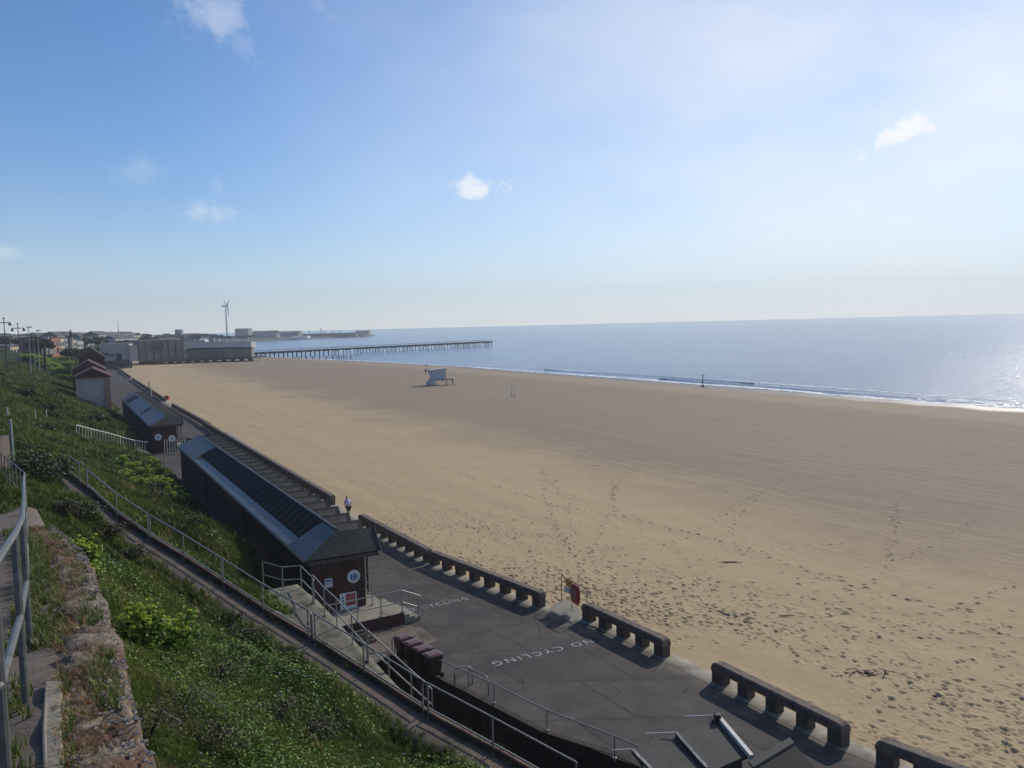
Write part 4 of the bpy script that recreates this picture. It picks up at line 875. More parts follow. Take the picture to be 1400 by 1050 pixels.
# ------------------------------------------------------------------ painted lettering
def words(txt, a, b_, name, label, z=.012, gap=1.35, cap=None, sy=1.0):
    cu = bpy.data.curves.new('t', 'FONT'); cu.body = txt; cu.size = 1; cu.space_character = gap; cu.resolution_u = 3; cu.offset = .004
    o = bpy.data.objects.new('t', cu); C.objects.link(o); bpy.context.view_layer.update()
    me = bpy.data.meshes.new_from_object(o); bpy.data.objects.remove(o)
    co_ = np.zeros(len(me.vertices)*3); me.vertices.foreach_get('co', co_); co_ = co_.reshape(-1, 3); x0, x1 = co_[:, 0].min(), co_[:, 0].max()
    d = Vector(b_)-Vector(a); d.z = 0; L_ = d.length; sc = L_/(x1-x0); d.normalize(); up = Vector((-d.y, d.x, 0)); hc_ = (cap or sc*.7)/.7
    out = [(a[0]+d.x*(x-x0)*sc+up.x*y*hc_, a[1]+d.y*(x-x0)*sc+up.y*y*hc_, z) for x, y, _ in co_]
    me.vertices.foreach_set('co', np.array(out).ravel()); me.update(); me.materials.append(M['roadpaint'])
    ob = bpy.data.objects.new(name, me); C.objects.link(ob); tag(ob, label, 'road marking'); return ob
words('NO CYCLING', at(548, 839), at(641, 819.5), 'painted_lettering', 'white NO CYCLING lettering on the asphalt right of the hut platform, reading away', cap=.46)
words('NO CYCLING', at(806, 874), at(671, 906), 'painted_lettering', 'white NO CYCLING lettering on the asphalt in the foreground, upside down in the view', cap=.48)
words('NO DOGS', at(757, 831), at(790, 848), 'painted_lettering', 'small white lettering on the pale slab in the sea wall gap', z=.045, cap=.32)
# slab under the stand
p0 = at(768, 826); m_ = MB(); wx = fx(wall, p0.y)
m_.prism([tuple(at(752, 832))[:2], tuple(at(782, 852))[:2], tuple(at(800, 838))[:2], tuple(at(771, 819))[:2]], -.1, .036); tag(m_.build('pavement', M['conc'], bevel=.005), 'pale concrete slab in the sea wall gap', kind='structure')
# ------------------------------------------------------------------ kiosk roofs at the bottom
zk = 2.3; kroot = empty('kiosk', at(950, 1075, 0), 'dark flat roofed kiosk with pale metal edge strips at the bottom of the view', 'kiosk')
def kp_(px, py, z=zk): return tuple(at(px, py, z))
m_ = MB(); rf = [kp_(866, 1024, zk), kp_(982, 983, zk), kp_(1026, 1031, zk-.25), kp_(900, 1086, zk-.25)]
m_.add(rf+[(x, y, z-.1) for x, y, z in rf], [(0, 1, 2, 3), (7, 6, 5, 4)]+[(i, (i+1) % 4, 4+(i+1) % 4, 4+i) for i in range(4)]); 
M['feltgrey'] = pmat('grey_roof_felt', (.062, .062, .058), (.045, .045, .043), 2.5, .85, .01, 8)
m_.build('roof', M['feltgrey'], kroot)
wv = [Vector(p) for p in rf]; ctr = sum(wv, Vector())/4; m_ = MB(); inn = [ctr+(p-ctr)*.86 for p in wv]; m_.add([(p.x, p.y, 0) for p in inn]+[(p.x, p.y, p.z-.11) for p in inn], [(i, (i+1) % 4, 4+(i+1) % 4, 4+i) for i in range(4)]); m_.build('wall', M['conc_dark'], kroot)
for (a, b_, r_) in (((984, 980), (1028, 1032), .065), ((925, 1001.5), (967, 1049), .05), ((865, 1024), (892, 1052), .05)):
    A_1 = Vector(at(*a, zk+.12)); B_1 = Vector(at(*b_, zk-.13)); d = (B_1-A_1).normalized(); s_ = Vector((-d.y, d.x, 0)).normalized()*r_
    m_ = MB(); m_.hexa([tuple(A_1-s_-Vector((0, 0, .14))), tuple(B_1-s_-Vector((0, 0, .14))), tuple(B_1+s_-Vector((0, 0, .14))), tuple(A_1+s_-Vector((0, 0, .14))), tuple(A_1-s_), tuple(B_1-s_), tuple(B_1+s_), tuple(A_1+s_)]); m_.build('edge_strip', M['galv_far' if r_ > .06 else 'lead'], kroot)
for (a, b_) in (((936, 979.5), (981, 978)), ((883, 1003), (925, 1001)), ((838, 1025.5), (865, 1024))):
    m_ = MB(); m_.tube([at(*b_, zk+.12), at(*b_, zk+.12)+(at(*a, zk+.12)-at(*b_, zk+.12))], .018, 6); m_.build('stay_rod', M['galv_far'], kroot)
m_ = MB(); p = at(981, 981, zk+.1); m_.box(p.x-.10, p.x+.10, p.y-.1, p.y+.1, p.z-.15, p.z+.12); m_.box(p.x-.2, p.x-.05, p.y-.16, p.y-.02, p.z-.2, p.z-.02); m_.build('bracket', M['dark'], kroot, bevel=.03)
k2 = empty('kiosk', at(1085, 1060, 0), 'second dark kiosk roof peeping in at the bottom edge right of the flat roofed one', 'kiosk')
m_ = MB(); A_1 = at(1086, 1018, 2.3); B_1 = at(1030, 1052, 2.3); C_1 = at(1130, 1066, 1.9); D_1 = B_1+(C_1-A_1); rf = [A_1, B_1, D_1, C_1]
m_.add([tuple(p) for p in rf]+[tuple(p-Vector((0, 0, .12))) for p in rf], [(0, 1, 2, 3), (7, 6, 5, 4)]+[(i, (i+1) % 4, 4+(i+1) % 4, 4+i) for i in range(4)]); m_.build('roof', M['felt'], k2)
m_ = MB(); s_ = (A_1-C_1).normalized()*.22; m_.hexa([tuple(A_1), tuple(B_1), tuple(B_1+s_), tuple(A_1+s_), tuple(A_1+Vector((0, 0, .07))), tuple(B_1+Vector((0, 0, .07))), tuple(B_1+s_+Vector((0, 0, .07))), tuple(A_1+s_+Vector((0, 0, .07)))]); m_.build('verge', M['feltgrey'], k2)
ctr = sum(rf, Vector())/4; inn = [ctr+(p-ctr)*.85 for p in rf]; m_ = MB(); m_.add([(p.x, p.y, 0) for p in inn]+[(p.x, p.y, p.z-.12) for p in inn], [(i, (i+1) % 4, 4+(i+1) % 4, 4+i) for i in range(4)]); m_.build('wall', M['conc_dark'], k2)

# ------------------------------------------------------------------ people
def skinmesh(nodes, edges, name, mat_, parent, sub=1):
    b = bmesh.new(); sl_ = b.verts.layers.skin.verify(); vs = []
    for (p, r) in nodes:
        v = b.verts.new(p); v[sl_].radius = (r, r) if not isinstance(r, tuple) else r; vs.append(v)
    vs[0][sl_].use_root = True
    for i, j in edges: b.edges.new((vs[i], vs[j]))
    me = bpy.data.meshes.new(name); b.to_mesh(me); b.free(); me.materials.append(mat_)
    o = bpy.data.objects.new(name, me); C.objects.link(o); o.modifiers.new('skin', 'SKIN').use_smooth_shade = True
    s_ = o.modifiers.new('sub', 'SUBSURF'); s_.levels = s_.render_levels = sub; o.parent = parent; return o
def person(loc, rz, label, shirt='navy', trousers='navy', legs='navy', hair='hair', stride=.34, lean=.1, sc=1.0, cat='person', arm=0.35):
    root = empty('person', (0, 0, 0), label, cat)
    F = lambda x, y, z: (x, y, z)       # y forward
    n_ = [(F(0, 0, .93), .15), (F(0, lean*.25, 1.12), .135), (F(0, lean*.7, 1.36), .155), (F(0, lean*.95, 1.50), .07), (F(0, lean*1.25+.02, 1.62), .095), (F(0, lean*1.3+.02, 1.73), .075),
          (F(.17, lean*.8, 1.42), .062), (F(.24, lean*.5-.08, 1.16), .045), (F(.24, lean*.6+arm*.4, .95), .033), (F(.235, lean*.6+arm*.6, .86), .03),
          (F(-.17, lean*.8, 1.42), .062), (F(-.24, lean*.6+.02, 1.16), .045), (F(-.24, lean*.5-arm*.3, .95), .033), (F(-.235, lean*.4-arm*.4, .86), .03),
          (F(.10, 0, .86), .095), (F(.11, stride*.55, .50), .062), (F(.11, stride*.75, .10), .042), (F(.12, stride*.75+.18, .05), .038),
          (F(-.10, 0, .86), .095), (F(-.11, -stride*.25, .50), .062), (F(-.11, -stride*.95, .14), .042), (F(-.12, -stride*.95+.16, .05), .038)]
    e_ = [(0, 1), (1, 2), (2, 3), (3, 4), (4, 5), (2, 6), (6, 7), (7, 8), (8, 9), (2, 10), (10, 11), (11, 12), (12, 13), (0, 14), (14, 15), (15, 16), (16, 17), (0, 18), (18, 19), (19, 20), (20, 21)]
    skinmesh(n_, e_, 'body', M[legs if legs != 'skin' else 'skin'], root)
    t_ = [(n_[0][0][:2]+(.98,), .165)]+[(n_[1][0], .17), (n_[2][0], .195), (n_[6][0], .088), (n_[7][0], .062), (n_[10][0], .078), (n_[11][0], .062)]
    skinmesh(t_, [(0, 1), (1, 2), (2, 3), (3, 4), (2, 5), (5, 6)], 'shirt', M[shirt], root)
    h_ = [(n_[0][0], .168), (n_[14][0], .112), (tuple(Vector(n_[14][0]).lerp(Vector(n_[15][0]), .75)), .085), (n_[18][0], .112), (tuple(Vector(n_[18][0]).lerp(Vector(n_[19][0]), .75)), .085)]
    skinmesh(h_, [(0, 1), (1, 2), (0, 3), (3, 4)], 'shorts', M[trousers], root)
    hd = Vector(n_[4][0]); skinmesh([(tuple(hd+Vector((0, -.02, .03))), .098), (tuple(hd+Vector((0, -.015, .11))), .078)], [(0, 1)], 'hair', M[hair], root)
    for k in (16, 20):
        a = Vector(n_[k][0]); skinmesh([(tuple(a+Vector((0, -.02, -.05))), .052), (tuple(a+Vector((0, .17, -.065))), .045)], [(0, 1)], 'shoe', M['white'] if legs == 'skin' else M['dark'], root)
    root.location = loc; root.rotation_euler = (0, 0, rz); root.scale = (sc,)*3; return root
pp = at(477, 709, 0); person(pp, R(28), 'person in a pale lilac shirt and dark shorts walking beside the sea wall', 'shirt', 'navy', 'skin', 'hair', .42, .28, 1.02)
BZ = -.8
def bp_(px, py, z=BZ): return at(px, py, z)
for (px, py, z, rz, lb) in ((583.5, 503, -2.6, 1.4, 'tiny dark figure standing at the water edge above the lifeguard hut'), (474, 496.5, -2.3, 2, 'tiny dark figure on the wet sand below the old groyne posts'), (582.5, 519.8, -.9, .4, 'dark figure leaning left of the lifeguard hut ramp, outermost of two'), (586.5, 519.6, -.9, 1.2, 'dark figure beside the left wall of the lifeguard hut, inner of two'),
                            (163, 514, 0, 1, 'dark figure walking on the far promenade beyond the second hut')):
    p = at(px, py, z); person(p+(Vector((0, 0, 1.75)) if py in (519.8, 519.6) else Vector()), rz, lb, sc=1.02)
# ------------------------------------------------------------------ lifeguard hut on the sand
lp = at(601, 528, -.85); LR = empty('lifeguard_hut', lp, 'white lifeguard hut on stilts with sloping roof standing alone on the sand', 'lifeguard hut')
lx = Vector((1, .1, 0)).normalized(); ly = Vector((-.1, 1, 0)).normalized(); pxm = (lp.y/FPX)
def lw(x, y, z): return tuple(lp+lx*(x-601)*pxm+ly*y+Vector((0, 0, z)))
def lbox(x0, x1, y0, y1, z0, z1, z1b=None): return [lw(x0, y0, z0), lw(x1, y0, z0), lw(x1, y1, z0), lw(x0, y1, z0), lw(x0, y0, z1), lw(x1, y0, z1b or z1), lw(x1, y1, z1b or z1), lw(x0, y1, z1)]
m_ = MB(); m_.hexa(lbox(587.5, 610, 0, 3, 1.75, 4.3, 4.75)); cb = m_.build('cabin', M['white_wash'], LR)
M['white_far'] = pmat('weathered_white_boards', (.50, .52, .54), (.40, .42, .44), 2, .7)
cb.data.materials[0] = M['white_far']
m_ = MB(); m_.hexa(lbox(586.5, 611.3, -.25, 3.25, 4.31, 4.38, 4.9)); m_.build('roof', M['galv_far'], LR)
m_ = MB(); m_.hexa(lbox(586, 620, -.3, 3.2, 1.6, 1.745)); m_.build('deck', M['timber'], LR)
for x in (588, 598, 611, 619):
    for y in (.05, 2.9): m_ = MB(); m_.tube([lw(x, y, -.2), lw(x, y, 1.6)], .07, 6); m_.build('stilt', M['timber'], LR)
m_ = MB(); [m_.tube([lw(x, .1, 0), lw(x2, .1, 1.6)], .04, 5) for x, x2 in ((598, 605), (611, 604), (611, 619))]; m_.build('brace', M['timber'], LR)
m_ = MB(); [m_.tube([lw(x, -.2, 1.75), lw(x, -.2, 2.9)], .035, 5) for x in (613, 616, 619.5)]; m_.tube([lw(611, -.2, 2.9), lw(619.5, -.2, 2.9)], .035, 5); m_.tube([lw(611, -.2, 2.3), lw(619.5, -.2, 2.3)], .03, 5); m_.build('deck_railing', M['galv_far'], LR)
m_ = MB(); m_.hexa([lw(619, .2, 1.6), lw(625, .2, -.1), lw(625, 1.4, -.1), lw(619, 1.4, 1.6), lw(619, .2, 1.7), lw(625, .2, 0), lw(625, 1.4, 0), lw(619, 1.4, 1.7)]); m_.build('ramp', M['timber'], LR)
m_ = MB(); bt = []
for k in range(9):
    t_ = k/8; hw = math.sin(t_*math.pi)**.5*.85+.05; zz = .25*(1-math.sin(t_*math.pi)); x = 583+t_*13
    bt.append([lw(x, -1.3-hw, 1.5+zz*.3), lw(x, -1.3-hw*.6, .45), lw(x, -1.3+hw*.6, .45), lw(x, -1.3+hw, 1.5+zz*.3)])
vs = [v for q in bt for v in q]; fs = [(i*4+k, i*4+(k+1) % 4, (i+1)*4+(k+1) % 4, (i+1)*4+k) for i in range(8) for k in range(4)]+[(0, 1, 2, 3), (32, 33, 34, 35)]
m_.add(vs, fs); tag(m_.build('boat', M['white_far'], smooth=False), 'small pale covered boat parked in front of the lifeguard hut', 'boat')
# volleyball posts, groyne marker, beach poles
for px, z in ((699.5, 2.6), (703, 2.4)):
    p = at(px, 544, -.75); m_ = MB(); m_.tube([p-Vector((0, 0, .3)), p+Vector((0, 0, 3.3))], .055, 6); m_.box(p.x-.09, p.x+.09, p.y-.09, p.y+.09, p.z, p.z+1.2); tag(m_.build('beach_post', M['galv_far']), ('left' if px < 700 else 'right')+' pale post of the pair standing on the open sand', 'post', 'posts on the open sand')
gp = at(961, 529.5, -2.75); root = empty('groyne_marker', gp, 'dark braced marker post with a cross bar at the water edge', 'marker post')
m_ = MB(); m_.tube([gp-Vector((0, 0, .5)), gp+Vector((0, 0, 3.3))], .12, 8); m_.build('post', M['timber'], root)
m_ = MB(); m_.tube([gp+Vector((-1.0, 0, -.4)), gp+Vector((-.05, 0, 1.7))], .05, 6); m_.build('brace', M['timber'], root)
m_ = MB(); m_.tube([gp+Vector((-.6, 0, 3.3)), gp+Vector((.6, 0, 3.3))], .06, 6); m_.box(gp.x-.35, gp.x+.35, gp.y-.2, gp.y+.2, gp.z-.5, gp.z+.5); m_.build('cross_bar', M['timber'], root)
for (px, py, h, m0, r_, lb) in ((178, 516, 4.2, 'galv_far', .07, 'thin tall pole beside the far sea wall section'), (207, 543, 2.3, 'galv_far', .12, 'short white post beside the sea wall near the second hut'), (204, 530, 1.5, 'conc', .18, 'squat pale post on the far sea wall'), (222, 556, .9, 'white', .08, 'low white post by the gap in the far sea wall')):
    p = at(px, py, 0); m_ = MB(); m_.tube([p, p+Vector((0, 0, h))], r_, 8); m_.tube([p+Vector((0, 0, h)), p+Vector((0, 0, h+.06))], r_*1.3, 8); tag(m_.build('pole', M[m0]), lb, 'pole')
# small dark heaps of seaweed on the sand
for i, (px, py, s_) in enumerate(((812, 637, .5), (1186, 929, .7), (1000, 772, .35), (1066, 848, .25), (1276, 960, .25))):
    p = at(px, py, -.35); m_ = MB()
    for k in range(60 if s_ > .3 else 14):
        a = rng.uniform(0, 6.28) if s_ > .3 else .0; r_ = abs(rng.normal(0, s_*.6)); q = p+Vector((math.cos(a)*r_*1.7, math.sin(a)*r_*.6, 0)); q.z = float(sandz(q.x-fx(wall, q.y), 110))+.03
        d = Vector((rng.normal(0, .09), rng.normal(0, .06), 0)); m_.tube([q-d, q+Vector((0, 0, .035)), q+d], .014, 4)
    tag(m_.build('seaweed_heap', M['timber']), ['small dark debris heap in the middle of the open sand', 'largest dark seaweed heap near the nearest sea wall section', 'small seaweed heap beyond the footprints', 'tiny seaweed scrap right of the lifebuoy gap', 'tiny seaweed scrap at the lower right of the sand'][i], 'seaweed')
# ------------------------------------------------------------------ buildings behind the second hut
def gbld(name, A, u, Lu, v, Lv, z0, ze, zr, wm_, rm_, label, ridge='u', over=.4, cat='building', group=None, win=0):
    u = Vector(u).normalized(); v = Vector(v).normalized(); root = empty(name, A, label, cat, group)
    W_ = lambda a, b_, z: tuple(Vector((A.x, A.y, 0))+u*a+v*b_+Vector((0, 0, z)))
    m_ = MB(); m_.hexa([W_(0, 0, z0), W_(Lu, 0, z0), W_(Lu, Lv, z0), W_(0, Lv, z0), W_(0, 0, ze), W_(Lu, 0, ze), W_(Lu, Lv, ze), W_(0, Lv, ze)])
    m_.build('wall', M[wm_], root); m_ = MB(); o = over
    if zr > ze+.3:
        if ridge == 'u': a_, b2, c_, d2, e2, f2 = W_(-o, -o, ze), W_(Lu+o, -o, ze), W_(Lu+o, Lv+o, ze), W_(-o, Lv+o, ze), W_(-o if ridge else 0, Lv/2, zr), W_(Lu+o, Lv/2, zr)
        else: a_, b2, c_, d2, e2, f2 = W_(-o, Lv+o, ze), W_(-o, -o, ze), W_(Lu+o, -o, ze), W_(Lu+o, Lv+o, ze), W_(Lu/2, Lv+o, zr), W_(Lu/2, -o, zr)
        m_.add([a_, b2, c_, d2, e2, f2], [(0, 1, 5, 4), (2, 3, 4, 5), (0, 4, 3), (1, 2, 5), (3, 2, 1, 0)])
    else: m_.hexa([W_(-o, -o, ze), W_(Lu+o, -o, ze), W_(Lu+o, Lv+o, ze), W_(-o, Lv+o, ze), W_(-o, -o, zr), W_(Lu+o, -o, zr), W_(Lu+o, Lv+o, zr), W_(-o, Lv+o, zr)])
    m_.build('roof', M[rm_], root)
    for k in range(win):
        a = Lu*(k+.5)/win; ww = min(1.0, Lu/win*.3)
        for zz in ([z0+(ze-z0)*.3, z0+(ze-z0)*.68] if ze-z0 > 6 else [z0+(ze-z0)*.5]):
            m_ = MB(); hh = min(.9, (ze-z0)*.16); m_.hexa([W_(a-ww, -.06, zz-hh), W_(a+ww, -.06, zz-hh), W_(a+ww, -.003, zz-hh), W_(a-ww, -.003, zz-hh), W_(a-ww, -.06, zz+hh), W_(a+ww, -.06, zz+hh), W_(a+ww, -.003, zz+hh), W_(a-ww, -.003, zz+hh)]); m_.build('window', M['glass'], root)
    return root, W_
U_, V_ = H1U, H1V
Aw = at(103, 545, .3); Bw = at(150, 556, .2)
ga = far(103, 517, 150); gb_ = far(150, 515, 152.5); WZ = (ga.z+gb_.z)/2; ga.z = gb_.z = 0
r1, W1 = gbld('white_building', Vector((ga.x, ga.y, 0)), (gb_-ga), (gb_-ga).length, Vector((-(gb_-ga).y, (gb_-ga).x, 0)), 13, -.5, WZ, WZ+1.7, 'white_wash', 'tile', 'whitewashed low building with a red tiled roof tucked against the foot of the slope', ridge='v', over=.5)
m_ = MB(); m_.hexa([W1((gb_-ga).length-.9, -.2, 0), W1((gb_-ga).length+.02, -.2, 0), W1((gb_-ga).length+.02, -.003, 0), W1((gb_-ga).length-.9, -.003, 0), W1((gb_-ga).length-.9, -.2, WZ-.2), W1((gb_-ga).length+.02, -.2, WZ-.2), W1((gb_-ga).length+.02, -.003, WZ-.2), W1((gb_-ga).length-.9, -.003, WZ-.2)]); m_.build('pier_wall', pmat('terracotta_render', (.45, .24, .14), (.36, .2, .12), 2, .85), r1)
def pxgable(x0, x1, ye, yp, dist, dist1, wm_, lb, depth, over=.5):
    a = far(x0, ye, dist); b_ = far(x1, ye, dist1); ze = (a.z+b_.z)/2; zp = far((x0+x1)/2, yp, (dist+dist1)/2).z; a.z = b_.z = 0; u = b_-a
    return gbld('red_roofed_building' if depth < 20 else 'pavilion', a, u, u.length, Vector((-u.y, u.x, 0)), depth, -.5, ze, zp, wm_, 'tile', lb, ridge='v', over=over)
pxgable(99, 143, 506.5, 493, 172, 174.7, 'brick', 'dark building with a red tiled roof directly behind the whitewashed one', 16)
pxgable(107, 143, 490, 475.5, 225, 227.9, 'brick', 'dark pavilion with a peaked red roof, highest of the three by the slope foot', 22)
# ------------------------------------------------------------------ pier
zd = 1.3
PA = at(345, 482.0, zd); PB = at(669, 466.4, zd); pdv = (PB-PA).normalized(); pnv = Vector((-pdv.y, pdv.x, 0))
PR = empty('pier', PA, 'long dark timber pier running out over the sea', 'pier')
Lp = (PB-PA).length
m_ = MB(); m_.hexa([tuple(PA+pdv*x+pnv*y+Vector((0, 0, z))) for z in (-.9, 0) for x, y in ((-8, -4), (Lp, -4), (Lp, 4), (-8, 4))]); m_.build('deck', M['timber'], PR)
for s_ in (-1, 1):
    m_ = MB(); m_.tube([PA+pnv*s_*3.9+Vector((0, 0, 1.1)), PB+pnv*s_*3.9+Vector((0, 0, 1.1))], .07, 4)
    for k in range(110): q = PA+pdv*(Lp*k/109)+pnv*s_*3.9; m_.tube([q, q+Vector((0, 0, 1.1))], .05, 4, caps=False)
    m_.build('railing', M['timber'], PR)
import bisect
fr_ = [0.0]; npil = 31
px_cols = [347+k*12.3 for k in range(9)]+[458, 474, 489, 501, 513, 524, 535.5, 546, 557, 568, 579, 590, 601, 612, 623, 630, 637, 644, 651, 662, 668]
for k, px in enumerate(px_cols):
    # position along the pier from pixel column (solved on the deck level)
    r = ray(px, 475); o_ = Vector((0, 0)); A2_ = np.array([[r.x, -pdv.x], [r.y, -pdv.y]]); s = np.linalg.solve(A2_, np.array([PA.x, PA.y]))[1]
    m_ = MB(); q = PA+pdv*s; nleg = 2 if k < 9 else 3
    for y in ((-2.6, 2.6) if nleg == 2 else (-3.4, 0, 3.4)):
        tl_ = 0 if nleg == 2 else y*.12
        m_.tube([q+pnv*y+Vector((0, 0, -.8)), q+pnv*(y+tl_)+Vector((0, 0, -9))], .42 if nleg == 2 else .27, 6)
    m_.tube([q+pnv*-4+Vector((0, 0, -1.1)), q+pnv*4+Vector((0, 0, -1.1))], .35, 5)
    if nleg == 3 and k % 2: m_.tube([q+pnv*-3.4+Vector((0, 0, -1.2)), q+pnv*3.4+Vector((0, 0, -4.2))], .12, 4); m_.tube([q+pnv*3.4+Vector((0, 0, -1.2)), q+pnv*-3.4+Vector((0, 0, -4.2))], .12, 4)
    m_.build('trestle', M['timber'], PR)
# old groyne stumps in the shallows below the pier
for k, (px, py) in enumerate([(403, 491), (409, 491), (419, 491), (428, 491), (437, 491), (446, 490.5), (455, 490), (461, 489.5), (464, 489.5), (467, 489.5), (470, 489.5), (473, 489.5), (478.5, 489), (481, 489)]):
    p = at(px, py, -2.6); m_ = MB(); m_.tube([p-Vector((0, 0, 2)), p+Vector((rng.uniform(-.1, .1), 0, 1.2+rng.uniform(0, .4)))], .36 if k < 7 else .26, 6); tag(m_.build('groyne_stump', M['timber']), 'stubby dark groyne post in the shallows below the pier', 'groyne post', 'stumps of an old groyne below the pier')
# pavilions on the pier root
M['grey_clad'] = pmat('grey_cladding', (.20, .185, .155), (.14, .13, .115), .35, .8, c3=(.24, .22, .19), s3=.12)
M['grey_light'] = pmat('pale_roof_sheet', (.22, .225, .23), (.18, .185, .19), .3, .6)
M['pale_far'] = pmat('pale_render', (.40, .40, .40), (.32, .32, .33), .3, .8)
M['cream'] = pmat('cream_render', (.48, .42, .31), (.36, .32, .24), .3, .8)
M['redbrick'] = pmat('red_brick_far', (.32, .14, .10), (.24, .105, .08), .3, .85)
M['dull'] = pmat('dull_roofing', (.10, .095, .10), (.065, .065, .07), .3, .8)
def pxbox(name, x0, x1, yt, yb, dist, mat_, label, cat='building', depth=14, roof=None, rh=0, group=None, dist1=None, win=0, over=.3):
    d1 = dist1 or dist; a = far(x0, yb, dist); b_ = far(x1, yb, d1); z0 = min(a.z, b_.z); ztop = far((x0+x1)/2, yt, (dist+d1)/2).z
    a.z = b_.z = 0; u = (b_-a); L_ = u.length; v = Vector((-u.y, u.x, 0))
    return gbld(name, a, u, L_, v, depth, z0-1.5, ztop-rh if rh else ztop-.4, ztop, mat_, roof or 'dull', label, over=over, group=group, cat=cat, win=win)
HALL, HW = pxbox('pavilion_hall', 189.5, 253, 464, 486.5, 412, 'grey_clad', 'tall windowless grey hall at the root of the pier', dist1=432, depth=22, over=.2)
r_, W_ = pxbox('pier_hall', 253.5, 344, 476, 484.0, 432.5, 'grey_clad', 'long low grey pier hall with a pale sloping roof', dist1=440, depth=18, over=.2)
a = far(253.5, 476, 433); b_ = far(343.5, 474.5, 440.5); c_ = far(343.5, 466.8, 446); d_2 = far(253.5, 467.3, 438.5)
m_ = MB(); m_.add([tuple(p) for p in (a, b_, c_, d_2)]+[tuple(p+Vector((0, 8, -.5))) for p in (a, b_, c_, d_2)], [(0, 1, 2, 3), (7, 6, 5, 4), (0, 4, 5, 1), (1, 5, 6, 2), (2, 6, 7, 3), (3, 7, 4, 0)]); m_.build('sloping_roof', M['grey_light'], r_)
for (hx0, hx1, hy0, hy1) in ((213, 226, 468.5, 478),):
    p0 = far(hx0, hy1, 418.2); p1 = far(hx1, hy0, 421.5); m_ = MB(); m_.hexa([(p0.x, p0.y-1.2, p0.z), (p1.x, p1.y-1.2, p0.z), (p1.x, p1.y, p0.z), (p0.x, p0.y, p0.z), (p0.x, p0.y-1.2, p1.z), (p1.x, p1.y-1.2, p1.z), (p1.x, p1.y, p1.z), (p0.x, p0.y, p1.z)]); m_.build('vent_panel', M['dull'], HALL)
for k in range(7): p0 = far(191+k*10, 486, 412+k*3.2); m_ = MB(); m_.box(p0.x-.12, p0.x+.12, p0.y-.3, p0.y+.3, 1.6, far(191+k*10, 464.6, 412+k*3.2).z); m_.build('cladding_rib', M['dull'], HALL)
for (x0, x1) in ((190, 345),):
    for k in range(13):
        p0 = far(196+k*12.2, 486, 414+k*2.2); m_2 = MB(); m_2.box(p0.x-1.1, p0.x+1.1, p0.y-.6, p0.y+.8, -3, zd+.2); m_2.build('trestle', M['timber'], PR)
m_ = MB(); a = far(189.5, 486, 411.5); b_ = far(345, 483, 440); m_.hexa([(a.x, a.y-.6, zd-.6), (b_.x, b_.y-.6, zd-.6), (b_.x, b_.y+22, zd-.6), (a.x, a.y+22, zd-.6), (a.x, a.y-.6, zd+.3), (b_.x, b_.y-.6, zd+.3), (b_.x, b_.y+22, zd+.3), (a.x, a.y+22, zd+.3)]); m_.build('deck', M['timber'], PR)
r_, W_ = pxbox('white_pavilion', 137, 177, 469, 487, 372, 'pale_far', 'white pier entrance building with brown lower walls and a dark flat roof', dist1=376, depth=18)
m_ = MB(); m_.hexa([W_(0, -.3, 0), W_(13, -.3, 0), W_(13, -.02, 0), W_(0, -.02, 0), W_(0, -.3, 3.6), W_(13, -.3, 3.6), W_(13, -.02, 3.6), W_(0, -.02, 3.6)]); m_.build('lower_wall', M['dull'], r_)
for (x0, x1, z0_, z1_, mm) in ((.6, 3.2, 8, 9, 'glass'), (3.8, 6.0, 7.6, 8.4, 'glass'), (6.6, 8.8, 5.5, 8.6, 'glass')):
    m_ = MB(); m_.hexa([W_(x0, -.25, z0_-2), W_(x1, -.25, z0_-2), W_(x1, -.02, z0_-2), W_(x0, -.02, z0_-2), W_(x0, -.25, z1_-2), W_(x1, -.25, z1_-2), W_(x1, -.02, z1_-2), W_(x0, -.02, z1_-2)]); m_.build('window', M['glass'], r_)
pxbox('white_block', 177.5, 188.5, 472, 489, 374, 'pale_far', 'bright white end block of the pier entrance building', dist1=376, depth=10)
# ------------------------------------------------------------------ town, harbour land
def coastx(y): return np.interp(y, [300, 420, 900, 1507, 1650, 2035, 2060], [-172, -195, -340, -473, -440, -334, -332])
ty2 = np.concatenate([np.arange(340, 1500, 25), np.arange(1500, 2060, 12)]); VV = []
for y in ty2:
    cx_ = coastx(y)
    for k in range(40):
        d_x = (k/39)**2.2*2400; zl = -3.4+3.6*min(1, d_x/14)+max(0, min(1, (d_x-40)/260))*(7.5*max(0, min(1, (1500-y)/500))+.5)+noise.noise(Vector((y*.004, d_x*.004, 0)))*1.2*min(1, d_x/100)
        VV.append((cx_-d_x+4, y, zl))
M['land'] = pmat('distant_ground', (.07, .075, .055), (.045, .052, .035), .02, .95, c3=(.13, .11, .085), s3=.012)
tag(np_mesh('land', VV, gridF(len(ty2), 40), M['land'], smooth=True), 'distant town and harbour land', kind='structure')
